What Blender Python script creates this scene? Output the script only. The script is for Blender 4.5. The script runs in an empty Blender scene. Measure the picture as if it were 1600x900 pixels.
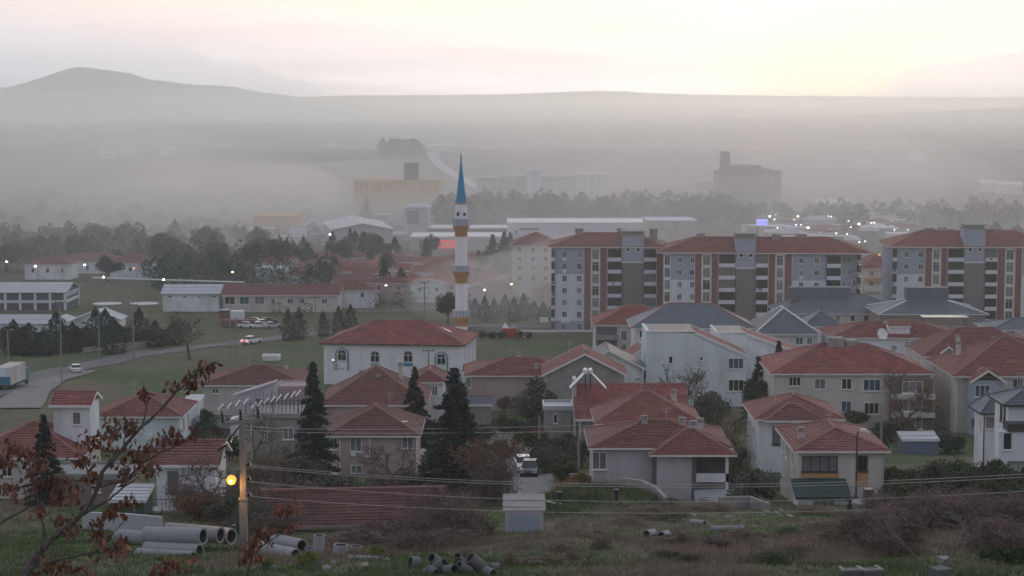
import bpy, math, random
import numpy as np
from mathutils import Vector, Matrix, noise as mnoise
random.seed(7); np.random.seed(7)
SC = bpy.context.scene
COL = SC.collection
R = math.radians
# ------------------------------------------------------------------ camera
F = 3100.0                      # focal length in photo pixels (1600 wide)
ZC = 65.0                       # height of the viewpoint above the plain
PITCH = math.atan(300.0 / F)
cam_d = bpy.data.cameras.new('camera'); cam = bpy.data.objects.new('camera', cam_d); COL.objects.link(cam)
cam_d.sensor_width = 36.0; cam_d.lens = 36.0 * F / 1600.0
cam_d.clip_start = 0.5; cam_d.clip_end = 40000
cam.location = (0, 0, ZC); cam.rotation_euler = (math.pi / 2 - PITCH, 0, 0)
SC.camera = cam
SC.view_settings.view_transform = 'Standard'; SC.view_settings.look = 'None'
SC.view_settings.exposure = 0.26; SC.view_settings.gamma = 1.0
SC.cycles.use_denoising = True
SC.cycles.volume_bounces = 8; SC.cycles.max_bounces = 9; SC.cycles.diffuse_bounces = 3
SC.cycles.glossy_bounces = 2; SC.cycles.transmission_bounces = 2; SC.cycles.transparent_max_bounces = 8
# ------------------------------------------------------------------ sky and sun
WESTK = 0.58; SUN_AZ = R(9.0); SUN_EL = R(2.5)
W = bpy.data.worlds.new('World'); SC.world = W; W.use_nodes = True
nt = W.node_tree; N = nt.nodes; LK = nt.links.new
for n in list(N): N.remove(n)
def nd(t, **kw):
    n = N.new(t)
    for k, v in kw.items(): setattr(n, k, v)
    return n
def math_(op, a, b=None, c=None, clamp=False):
    n = nd('ShaderNodeMath', operation=op, use_clamp=clamp)
    for i, x in enumerate((a, b, c)):
        if x is None: continue
        if isinstance(x, (int, float)): n.inputs[i].default_value = x
        else: LK(x, n.inputs[i])
    return n.outputs[0]
def mixc(f, a, b):
    n = nd('ShaderNodeMix', data_type='RGBA')
    for s, x in ((n.inputs[0], f), (n.inputs[6], a), (n.inputs[7], b)):
        if isinstance(x, (int, float)): s.default_value = x
        elif isinstance(x, tuple): s.default_value = (*x, 1)
        else: LK(x, s)
    return n.outputs[2]
def smooth(x, a, b):
    n = nd('ShaderNodeMapRange', interpolation_type='SMOOTHSTEP')
    LK(x, n.inputs[0]); n.inputs[1].default_value = a; n.inputs[2].default_value = b
    return n.outputs[0]
sky = nd('ShaderNodeTexSky', sky_type='NISHITA', sun_disc=False)
sky.sun_elevation = SUN_EL; sky.sun_rotation = SUN_AZ; sky.air_density = 1.0; sky.dust_density = 4.0; sky.ozone_density = 2.0
tc = nd('ShaderNodeTexCoord'); sx = nd('ShaderNodeSeparateXYZ'); LK(tc.outputs['Generated'], sx.inputs[0])
el = math_('ARCSINE', sx.outputs[2]); el = math_('MULTIPLY', el, 57.2958)          # degrees above the horizon
az = math_('ARCTAN2', sx.outputs[0], sx.outputs[1]); az = math_('MULTIPLY', az, 57.2958)  # degrees right of the view
up = math_('MAXIMUM', el, 0.0)
# dim even overcast overhead and behind, a broad bright band low towards the sunset
cosaz = math_('COSINE', math_('MULTIPLY', math_('SUBTRACT', az, 9.0), 0.0174533))
west = math_('POWER', math_('MULTIPLY_ADD', cosaz, 0.5, 0.5), 2.0)
lowb = math_('EXPONENT', math_('MULTIPLY', math_('POWER', math_('DIVIDE', up, 38.0), 2.0), -1.0))
lowb = math_('ADD', lowb, math_('MULTIPLY', math_('EXPONENT', math_('DIVIDE', up, -0.65)), 4.0))
wl = math_('MULTIPLY', west, lowb)
tint = mixc(smooth(up, 0.8, 4.5), (1.0, 0.87, 0.90), (1.0, 0.93, 0.58))
tint = mixc(smooth(up, 6.5, 20.0), tint, (0.92, 0.98, 1.04))
band = nd('ShaderNodeVectorMath', operation='SCALE'); LK(tint, band.inputs[0]); LK(math_('MULTIPLY', wl, WESTK), band.inputs['Scale'])
amb = mixc(smooth(up, 5.0, 60.0), (0.385, 0.375, 0.435), (0.325, 0.34, 0.41))
veil = nd('ShaderNodeVectorMath', operation='ADD'); LK(band.outputs[0], veil.inputs[0]); LK(amb, veil.inputs[1])
# sunset glow low over the hills
da = math_('SUBTRACT', az, 9.2); de = math_('SUBTRACT', el, 0.5)
r2 = math_('ADD', math_('POWER', math_('DIVIDE', da, 3.2), 2.0), math_('POWER', math_('DIVIDE', de, 1.1), 2.0))
glow = math_('EXPONENT', math_('MULTIPLY', r2, -1.0))
glowmix = mixc(math_('MULTIPLY', glow, 0.85), veil.outputs[0], (2.3, 1.75, 0.62))
# streaky thin cloud in bands near the horizon
cmb = nd('ShaderNodeCombineXYZ'); LK(math_('MULTIPLY', az, 0.10), cmb.inputs[0]); LK(math_('MULTIPLY', el, 1.3), cmb.inputs[1])
nz = nd('ShaderNodeTexNoise'); nz.inputs['Scale'].default_value = 1.1; nz.inputs['Detail'].default_value = 5; LK(cmb.outputs[0], nz.inputs['Vector'])
streak = smooth(nz.outputs[0], 0.40, 0.66)
low = math_('SUBTRACT', 1.0, smooth(el, 3.0, 9.0))
c1 = mixc(math_('MULTIPLY', math_('MULTIPLY', streak, low), 0.55), glowmix, (0.86, 0.74, 0.72))
# cloud banks lying on the horizon: their upper edge wanders with the bearing
cm2 = nd('ShaderNodeCombineXYZ'); LK(math_('MULTIPLY', az, 0.5), cm2.inputs[0])
n2 = nd('ShaderNodeTexNoise'); n2.inputs['Scale'].default_value = 1.0; n2.inputs['Detail'].default_value = 6; LK(cm2.outputs[0], n2.inputs['Vector'])
wob = math_('MULTIPLY', math_('SUBTRACT', n2.outputs[0], 0.5), 1.3)
ltop = math_('MULTIPLY', math_('SUBTRACT', 1.0, smooth(az, -13.5, -2.2)), 1.95)
rtop = math_('MULTIPLY', smooth(az, 8.6, 13.5), 1.25)
top = math_('ADD', math_('ADD', ltop, rtop), wob)
bank = smooth(math_('SUBTRACT', top, el), -0.05, 0.14)
bank = math_('MULTIPLY', bank, smooth(math_('ADD', ltop, rtop), 0.12, 0.7))
c2 = mixc(math_('MULTIPLY', bank, 0.85), c1, (0.92, 0.89, 1.0))
final = nd('ShaderNodeVectorMath', operation='SCALE'); LK(sky.outputs[0], final.inputs[0]); final.inputs['Scale'].default_value = 0.05
fa = nd('ShaderNodeVectorMath', operation='ADD'); LK(c2, fa.inputs[0]); LK(final.outputs[0], fa.inputs[1])
bg = nd('ShaderNodeBackground'); LK(fa.outputs[0], bg.inputs[0]); bg.inputs[1].default_value = 1.0
out = nd('ShaderNodeOutputWorld'); LK(bg.outputs[0], out.inputs[0])
sun_d = bpy.data.lights.new('sun', 'SUN'); sun = bpy.data.objects.new('sun', sun_d); COL.objects.link(sun)
sun_d.energy = 0.25; sun_d.angle = R(12); sun_d.color = (1.0, 0.75, 0.5)
sdir = Vector((math.sin(SUN_AZ) * math.cos(SUN_EL), math.cos(SUN_AZ) * math.cos(SUN_EL), math.sin(SUN_EL)))
sun.rotation_euler = sdir.to_track_quat('Z', 'Y').to_euler(); sun.location = (60, 300, 200)

# ------------------------------------------------------------------ mapping the photograph to the ground
CP, SP = math.cos(PITCH), math.sin(PITCH)
def at(u, v, d):
    """the point that the photo pixel (u, v) shows at the distance d in front of the viewpoint"""
    X = (u - 800) / F; Y = (450 - v) / F
    dy = CP + Y * SP; dz = -SP + Y * CP
    return Vector((X * d / dy, d, ZC + dz * d / dy))
PD = [-60, 0, 20, 50, 78, 100, 130, 177, 230, 333, 443, 600, 800, 1100, 1500, 1900, 2150, 2500, 3400, 4300, 4800, 6000, 9000, 14000]
PH = [-4, 1.8, 7.2, 14.6, 19.2, 23.2, 29, 36.5, 41, 48, 53, 57, 61, 64, 66, 64, 60.5, 66, 72, 68, 66, 76, 78, 78]
def bump(x, y, cx, cy, sx, sy, a):
    return a * math.exp(-((x - cx) / sx) ** 2 - ((y - cy) / sy) ** 2)
def g(x, y):
    h = float(np.interp(y, PD, PH))
    z = ZC - h
    z += bump(x, y, 7.0, 150, 6.5, 9, 2.3)
    z += bump(x, y, 26, 132, 10, 12, .9) + bump(x, y, 14, 105, 6, 6, .35) + bump(x, y, 3, 99, 5, 6, .7) + bump(x, y, 24, 104, 7, 8, 1.1) + bump(x, y, -3, 115, 4, 5, -.5)
    if 40 < y < 420:
        z += 0.35 * mnoise.noise(Vector((x * .09, y * .09, 0))) * min(1, (y - 40) / 40)
    if y > 1300:
        k = min(1, (y - 1300) / 900)
        z += k * 5 * mnoise.noise(Vector((x * .0016, y * .0012, 3)))
    return z
def ground(u, v):
    lo = 12.0; d = lo
    while d < 9000:
        p = at(u, v, d)
        if p.z <= g(p.x, p.y): return Vector((p.x, p.y, g(p.x, p.y)))
        d *= 1.006
    return at(u, v, 9000)
def foot(u, d):
    x = (u - 800) / F * d * 1.003
    return Vector((x, d, g(x, d)))

# ------------------------------------------------------------------ materials
MATS = {}
def mat(name, col, rough=.85, var=.14, scale=1.2, stain=None, stain_amt=.0, bump_=0.0, bscale=8., randtint=0., metal=0., attr=None, spec=.3, tile=False):
    m = bpy.data.materials.new(name); m.use_nodes = True
    t = m.node_tree; nn = t.nodes; ll = t.links.new
    b = nn['Principled BSDF']; b.inputs['Roughness'].default_value = rough; b.inputs['Metallic'].default_value = metal
    b.inputs['Specular IOR Level'].default_value = spec
    co = nn.new('ShaderNodeTexCoord')
    n1 = nn.new('ShaderNodeTexNoise'); n1.inputs['Scale'].default_value = scale; n1.inputs['Detail'].default_value = 5; n1.inputs['Roughness'].default_value = .65
    ll(co.outputs['Object'], n1.inputs['Vector'])
    mr = nn.new('ShaderNodeMapRange'); mr.inputs[1].default_value = .3; mr.inputs[2].default_value = .7
    mr.inputs[3].default_value = 1 - var; mr.inputs[4].default_value = 1 + var; ll(n1.outputs[0], mr.inputs[0])
    val = mr.outputs[0]
    if tile:
        vo = nn.new('ShaderNodeTexVoronoi'); vo.inputs['Scale'].default_value = 2.6; ll(co.outputs['Object'], vo.inputs['Vector'])
        sp = nn.new('ShaderNodeSeparateColor'); ll(vo.outputs['Color'], sp.inputs[0])
        m3 = nn.new('ShaderNodeMapRange'); m3.inputs[3].default_value = .80; m3.inputs[4].default_value = 1.18; ll(sp.outputs[0], m3.inputs[0])
        mu = nn.new('ShaderNodeMath'); mu.operation = 'MULTIPLY'; ll(val, mu.inputs[0]); ll(m3.outputs[0], mu.inputs[1]); val = mu.outputs[0]
    if randtint:
        oi = nn.new('ShaderNodeObjectInfo'); m2 = nn.new('ShaderNodeMapRange'); m2.inputs[3].default_value = 1 - randtint; m2.inputs[4].default_value = 1 + randtint
        ll(oi.outputs['Random'], m2.inputs[0]); mu = nn.new('ShaderNodeMath'); mu.operation = 'MULTIPLY'
        ll(val, mu.inputs[0]); ll(m2.outputs[0], mu.inputs[1]); val = mu.outputs[0]
        fr = nn.new('ShaderNodeMath'); fr.operation = 'MULTIPLY'; ll(oi.outputs['Random'], fr.inputs[0]); fr.inputs[1].default_value = 7.31
        f2 = nn.new('ShaderNodeMath'); f2.operation = 'FRACT'; ll(fr.outputs[0], f2.inputs[0])
    vs = nn.new('ShaderNodeVectorMath'); vs.operation = 'SCALE'; vs.inputs[0].default_value = col; ll(val, vs.inputs['Scale'])
    c = vs.outputs[0]
    if tile and randtint:                     # some roofs have weathered to a browner, greyer tile
        f3 = nn.new('ShaderNodeMath'); f3.operation = 'MULTIPLY'; ll(f2.outputs[0], f3.inputs[0]); f3.inputs[1].default_value = .62
        mq = nn.new('ShaderNodeMix'); mq.data_type = 'RGBA'; ll(f3.outputs[0], mq.inputs[0]); ll(c, mq.inputs[6]); mq.inputs[7].default_value = (.165, .092, .085, 1); c = mq.outputs[2]
    if stain:
        ns = nn.new('ShaderNodeTexNoise'); ns.inputs['Scale'].default_value = scale * .45; ns.inputs['Detail'].default_value = 6; ns.inputs['Roughness'].default_value = .7
        mp = nn.new('ShaderNodeMapping'); mp.inputs['Scale'].default_value = (1.6, 1.6, .5); ll(co.outputs['Object'], mp.inputs[0]); ll(mp.outputs[0], ns.inputs['Vector'])
        ms = nn.new('ShaderNodeMapRange'); ms.inputs[1].default_value = .45; ms.inputs[2].default_value = .75; ms.inputs[4].default_value = stain_amt; ll(ns.outputs[0], ms.inputs[0])
        mx = nn.new('ShaderNodeMix'); mx.data_type = 'RGBA'; ll(ms.outputs[0], mx.inputs[0]); ll(c, mx.inputs[6]); mx.inputs[7].default_value = (*stain, 1); c = mx.outputs[2]
    ll(c, b.inputs['Base Color'])
    if bump_:
        nb = nn.new('ShaderNodeTexNoise'); nb.inputs['Scale'].default_value = bscale; nb.inputs['Detail'].default_value = 4; ll(co.outputs['Object'], nb.inputs['Vector'])
        bp = nn.new('ShaderNodeBump'); bp.inputs['Strength'].default_value = bump_; bp.inputs['Distance'].default_value = .05; ll(nb.outputs[0], bp.inputs['Height']); ll(bp.outputs[0], b.inputs['Normal'])
    MATS[name] = m
    return m
def emis(name, col, s):
    m = bpy.data.materials.new(name); m.use_nodes = True; b = m.node_tree.nodes['Principled BSDF']
    b.inputs['Base Color'].default_value = (*[min(1, c) for c in col], 1)
    b.inputs['Emission Color'].default_value = (*col, 1); b.inputs['Emission Strength'].default_value = s
    return m
M_TILE = mat('red_tile', (.255, .082, .070), .8, .26, .5, (.11, .07, .065), .8, .25, 5, .26, tile=True)
M_TILE2 = mat('orange_tile', (.30, .098, .074), .8, .22, .5, (.18, .085, .075), .5, .25, 5, .2, tile=True)
M_TILEOLD = mat('dull_tile', (.18, .072, .066), .85, .22, .5, (.12, .085, .07), .6, .25, 5, .22, tile=True)
M_TILEDARK = mat('dark_barn_tile', (.115, .052, .048), .9, .3, .4, (.06, .045, .04), .7, .3, 5, .1, tile=True)  # low barn tile, darker all over with still darker blotches
M_CAP = mat('ridge_tile', (.28, .15, .135), .8, .15, 2)
M_SLATE = mat('slate_sheet', (.105, .125, .155), .55, .12, .6, (.07, .08, .09), .4, .1, 4, .12)
M_WEED = mat('weed_leaf', (.20, .23, .06), .85, .4, 3)
M_SCRUB = mat('dry_scrub', (.17, .125, .11), .95, .35, 1.2, (.10, .08, .07), .5, randtint=.2)
M_SCRUBR = mat('reddish_scrub', (.155, .112, .098), .95, .35, 1.2, (.10, .085, .075), .5, randtint=.2)
M_WHITE = mat('white_render', (.74, .755, .785), .9, .05, .5, (.36, .34, .32), .7, .15, 9)
M_CREAM = mat('cream_render', (.58, .55, .52), .9, .06, .5, (.31, .28, .25), .7, .15, 9)
M_PINK = mat('pink_render', (.46, .36, .36), .9, .06, .5, (.27, .21, .19), .7, .15, 9)
M_LILAC = mat('lilac_render', (.52, .47, .50), .9, .06, .5, (.29, .25, .25), .7, .15, 9)
M_MINT = mat('pale_blue_render', (.66, .735, .76), .9, .05, .4, (.38, .40, .40), .65, .12, 9)
M_MINW = mat('minaret_white', (.80, .80, .81), .85, .04, .5, (.6, .59, .57), .3, .1, 6)
M_RING = mat('mossy_cement', (.17, .175, .17), .95, .2, 2, (.08, .09, .07), .6, .3, 14, .25)
M_CLOTH = [mat('laundry_' + n, c, .9, .05, 3) for n, c in (('red', (.4, .1, .1)), ('white', (.7, .7, .7)), ('blue', (.12, .18, .35)))]
M_GREY = mat('grey_concrete', (.30, .295, .28), .92, .16, 1.2, (.16, .155, .15), .5, .3, 10)
M_DKGREY = mat('dark_grey_render', (.12, .12, .13), .9, .1, 1)
M_BROWNW = mat('mauve_brown_render', (.27, .215, .205), .9, .1, .7, (.18, .15, .14), .4, .1, 8)
M_APBLUE = mat('blue_grey_render', (.34, .38, .455), .9, .05, .4, (.26, .29, .35), .3)
M_APWHITE = mat('cool_white_render', (.64, .66, .71), .9, .05, .4, (.45, .46, .48), .3)
M_APRED = mat('brick_red_cladding', (.205, .10, .095), .85, .1, .8)
M_APTOWER = mat('taupe_cladding', (.20, .19, .185), .9, .08, .5)
M_TRIM = mat('white_trim', (.74, .73, .71), .7, .06, 2)
M_GLASS = mat('dark_glass', (.022, .026, .03), .12, .2, .4, spec=.5)
M_GLASS2 = mat('curtained_glass', (.16, .165, .17), .3, .35, .8, spec=.5)
M_GLASS3 = mat('blue_glass', (.05, .10, .13), .2, .3, .8, spec=.5)
M_TEAL = mat('teal_paint', (.05, .24, .36), .6, .08, 1)
M_MINBLUE = mat('spire_blue', (.02, .22, .42), .5, .08, 1.2, (.02, .17, .33), .4)
M_GOLD = mat('ochre_stone', (.44, .26, .12), .8, .15, 3, (.32, .13, .08), .35)
M_RAIL = mat('pale_rail', (.60, .63, .67), .6, .06, 3)
M_METAL = mat('sheet_metal', (.42, .44, .47), .5, .08, .6, (.33, .33, .33), .4, metal=.0)
M_STEEL = mat('bright_steel', (.80, .82, .84), .22, .06, 2, metal=.85)
M_DARKM = mat('dark_metal', (.05, .05, .055), .5, .15, 3)
M_POLE = mat('pole_concrete', (.25, .24, .23), .9, .14, 2.5, (.2, .19, .18), .4, .3, 14)
M_ASPH = mat('asphalt', (.13, .13, .135), .9, .15, .35, (.20, .19, .18), .5)
M_LANE = mat('pale_lane', (.21, .205, .20), .92, .15, .3, (.2, .19, .17), .5)
M_PIPE = mat('cement_pipe', (.29, .30, .315), .85, .10, 1.2, (.22, .23, .22), .55, .25, 16, .08)
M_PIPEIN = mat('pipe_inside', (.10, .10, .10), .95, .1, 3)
M_BARK = mat('bark', (.095, .078, .066), .95, .25, 6, bump_=.5, bscale=20)
M_BARKG = mat('grey_bark', (.15, .135, .125), .95, .25, 6, bump_=.5, bscale=20)
M_FIR = mat('fir_needles', (.030, .046, .040), .9, .28, 1.1, (.02, .03, .028), .4, randtint=.18)
M_CYP = mat('cypress_needles', (.045, .070, .058), .85, .40, 1.0, (.03, .045, .04), .4, randtint=.2)
M_OLIVE = mat('olive_foliage', (.11, .125, .095), .85, .40, 1.4, (.07, .075, .055), .4, randtint=.2)
M_HEDGE = mat('hedge_foliage', (.062, .085, .045), .85, .45, 1.2, (.05, .05, .03), .5, randtint=.15)
M_DRYLEAF = mat('dry_leaf', (.20, .105, .058), .8, .4, 1.4, (.12, .08, .055), .5, randtint=.25)
M_YELLOW = mat('yellow_foliage', (.26, .19, .075), .85, .4, 1.5, (.14, .11, .06), .4)
M_TWIG = mat('twigs', (.135, .105, .09), .95, .25, 2)
M_OAKLEAF = mat('oak_leaf', (.235, .108, .070), .7, .38, 7, (.34, .16, .09), .5, randtint=.42, spec=.4)
M_OAKWOOD = mat('oak_wood', (.12, .10, .095), .9, .3, 9, (.2, .17, .16), .5, .6, 30)
M_GRASSG = mat('green_blades', (.085, .130, .048), .85, .35, .35, (.13, .12, .07), .5)
M_GRASSD = mat('dry_blades', (.23, .185, .135), .9, .30, .35, (.15, .12, .09), .5)
M_PLASTW = mat('white_plastic', (.72, .72, .71), .5, .08, 3)
M_CARW = mat('white_paint', (.72, .73, .75), .25, .03, 1, spec=.5)
M_CARD = mat('dark_paint', (.03, .035, .045), .25, .05, 1, spec=.5)
M_CARR = mat('red_paint', (.38, .035, .03), .3, .08, 1, spec=.5)
M_TYRE = mat('tyre_rubber', (.02, .02, .02), .9, .1, 4)
M_BLUEBOX = mat('blue_sheet', (.12, .17, .25), .6, .1, .7, (.1, .11, .12), .4)
M_TEALBOX = mat('teal_sheet', (.06, .20, .27), .6, .1, .8)
M_ORANGE = mat('ochre_panel', (.50, .27, .12), .8, .1, 1)
M_GREENROOF = mat('green_sheet', (.055, .095, .085), .6, .12, .9)
M_YELSILO = mat('yellow_concrete', (.54, .37, .13), .9, .1, .12, (.36, .27, .14), .4)
M_DARKSILO = mat('dark_concrete', (.075, .068, .066), .9, .1, .1)
M_SILO = mat('pale_concrete', (.47, .48, .50), .9, .08, .1, (.34, .34, .36), .4)
M_BRICK = mat('dark_brick', (.15, .115, .105), .9, .2, 1.5, (.10, .08, .075), .4)
M_STONE = mat('rubble_stone', (.36, .34, .31), .95, .2, 2, bump_=.5, bscale=7)
M_INSUL = mat('brown_porcelain', (.03, .025, .022), .25, .1, 4, spec=.6)
M_LAMPW = emis('lamp_white', (1, .97, .9), 14); M_LAMPO = emis('lamp_orange', (1, .34, .05), 1.5); M_BULB = emis('lamp_bulb', (1, .70, .28), 5)
M_LAMPY = emis('lamp_yellow', (1, .72, .22), 9); M_LAMPR = emis('lamp_red', (1, .10, .08), 6); M_SIGNR = emis('lit_red_sign', (1, .12, .10), .28); M_SIGNB = emis('lit_blue_sign', (.30, .34, 1), 1.1)
M_LITWIN = emis('lit_strip', (1, .97, .9), 1.6)

# ------------------------------------------------------------------ mesh collecting
class MB:
    def __init__(s): s.v = []; s.f = []
    def poly(s, pts):
        b = len(s.v); s.v += [tuple(p) for p in pts]; s.f.append(tuple(range(b, b + len(pts)))); return s
    def box(s, x0, x1, y0, y1, z0, z1):
        b = len(s.v)
        s.v += [(x0, y0, z0), (x1, y0, z0), (x1, y1, z0), (x0, y1, z0), (x0, y0, z1), (x1, y0, z1), (x1, y1, z1), (x0, y1, z1)]
        for q in ((0, 3, 2, 1), (4, 5, 6, 7), (0, 1, 5, 4), (1, 2, 6, 5), (2, 3, 7, 6), (3, 0, 4, 7)): s.f.append(tuple(b + i for i in q))
        return s
    def prism(s, pts, z0, z1):
        n = len(pts); b = len(s.v)
        s.v += [(p[0], p[1], z0) for p in pts] + [(p[0], p[1], z1) for p in pts]
        s.f.append(tuple(b + i for i in reversed(range(n)))); s.f.append(tuple(b + n + i for i in range(n)))
        for i in range(n): j = (i + 1) % n; s.f.append((b + i, b + j, b + n + j, b + n + i))
        return s
    def extr(s, pts, y0, y1):            # outline in x,z pushed along y
        n = len(pts); b = len(s.v)
        s.v += [(p[0], y0, p[1]) for p in pts] + [(p[0], y1, p[1]) for p in pts]
        s.f.append(tuple(b + i for i in range(n))); s.f.append(tuple(b + n + i for i in reversed(range(n))))
        for i in range(n): j = (i + 1) % n; s.f.append((b + j, b + i, b + n + i, b + n + j))
        return s
    def tube(s, pts, r0, r1=None, n=6, caps=True):
        pts = [Vector(p) for p in pts]; r1 = r0 if r1 is None else r1; b = len(s.v); m = len(pts)
        for i, p in enumerate(pts):
            t = (pts[min(i + 1, m - 1)] - pts[max(i - 1, 0)])
            if t.length < 1e-6: t = Vector((0, 0, 1))
            t.normalize(); a = t.orthogonal().normalized(); c = t.cross(a)
            r = r0 + (r1 - r0) * i / max(1, m - 1)
            for k in range(n):
                th = 2 * math.pi * k / n; s.v.append(tuple(p + (a * math.cos(th) + c * math.sin(th)) * r))
        for i in range(m - 1):
            for k in range(n):
                k2 = (k + 1) % n; s.f.append((b + i * n + k, b + i * n + k2, b + (i + 1) * n + k2, b + (i + 1) * n + k))
        if caps:
            s.f.append(tuple(b + k for k in reversed(range(n)))); s.f.append(tuple(b + (m - 1) * n + k for k in range(n)))
        return s
    def lathe(s, prof, n=16, c=(0, 0, 0), caps=True):
        b = len(s.v); m = len(prof)
        for r, z in prof:
            for k in range(n):
                th = 2 * math.pi * (k + .5) / n; s.v.append((c[0] + r * math.cos(th), c[1] + r * math.sin(th), c[2] + z))
        for i in range(m - 1):
            for k in range(n):
                k2 = (k + 1) % n; s.f.append((b + i * n + k, b + i * n + k2, b + (i + 1) * n + k2, b + (i + 1) * n + k))
        if caps:
            s.f.append(tuple(b + k for k in reversed(range(n)))); s.f.append(tuple(b + (m - 1) * n + k for k in range(n)))
        return s
    def mesh(s, name, m):
        me = bpy.data.meshes.new(name); me.from_pydata(s.v, [], s.f); me.update()
        if m: me.materials.append(m)
        return me
    def build(s, name, m, parent=None, loc=None, rz=0, smooth_=False):
        me = s.mesh(name, m)
        if smooth_: me.polygons.foreach_set('use_smooth', [True] * len(me.polygons))
        return link(name, me, parent, loc, rz)
def link(name, me, parent=None, loc=None, rz=0):
    o = bpy.data.objects.new(name, me); COL.objects.link(o)
    if parent: o.parent = parent
    if loc is not None: o.location = loc
    if rz: o.rotation_euler = (0, 0, rz)
    return o
def tag(o, label, cat, group=None, kind=None):
    if label: o['label'] = label
    if cat: o['category'] = cat
    if group: o['group'] = group
    if kind: o['kind'] = kind
    return o
def thing(name, label, cat, loc, rz=0, group=None):
    o = bpy.data.objects.new(name, None); COL.objects.link(o); o.empty_display_size = .5
    o.location = loc; o.rotation_euler = (0, 0, rz)
    return tag(o, label, cat, group)
def npmesh(name, verts, k, m):
    """faces of k corners each, laid one after another in verts"""
    n = len(verts) // k; me = bpy.data.meshes.new(name)
    me.vertices.add(n * k); me.vertices.foreach_set('co', np.asarray(verts, np.float32).ravel())
    me.loops.add(n * k); me.loops.foreach_set('vertex_index', np.arange(n * k, dtype=np.int32))
    me.polygons.add(n); me.polygons.foreach_set('loop_start', np.arange(0, n * k, k, dtype=np.int32))
    me.update(calc_edges=True); me.validate()
    if m: me.materials.append(m)
    return me
def copy_tree(o, parent=None):
    c = o.copy(); COL.objects.link(c)
    if parent: c.parent = parent
    for ch in o.children: copy_tree(ch, c)
    return c
# ------------------------------------------------------------------ the land: one sheet out to the horizon
def dryness(x, y):
    n = mnoise.noise(Vector((x * .055, y * .045, 9))) + .55 * mnoise.noise(Vector((x * .17, y * .13, 4))) + .3 * mnoise.noise(Vector((x * .5, y * .4, 2)))
    n += .35 * math.exp(-((y - 140) / 16) ** 2 - ((x - 12) / 12) ** 2)         # beige grass round the pipes
    n += .55 * math.exp(-((y - 150) / 40) ** 2 - ((x - 40) / 14) ** 2)         # brown slope on the right
    n -= .55 * bump(x, y, 4, 150, 7, 6, 1) + .7 * bump(x, y, 16.5, 126, 6, 5, 1) + .6 * bump(x, y, 3, 94, 4, 5, 1) + .6 * bump(x, y, 10, 112, 4, 5, 1) + .5 * bump(x, y, 20, 100, 4, 5, 1)                                      # green knoll
    n += .25 * math.exp(-((y - 105) / 20) ** 2 - ((x + 5) / 20) ** 2)
    return min(1, max(0, .31 + n * 1.0))
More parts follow.
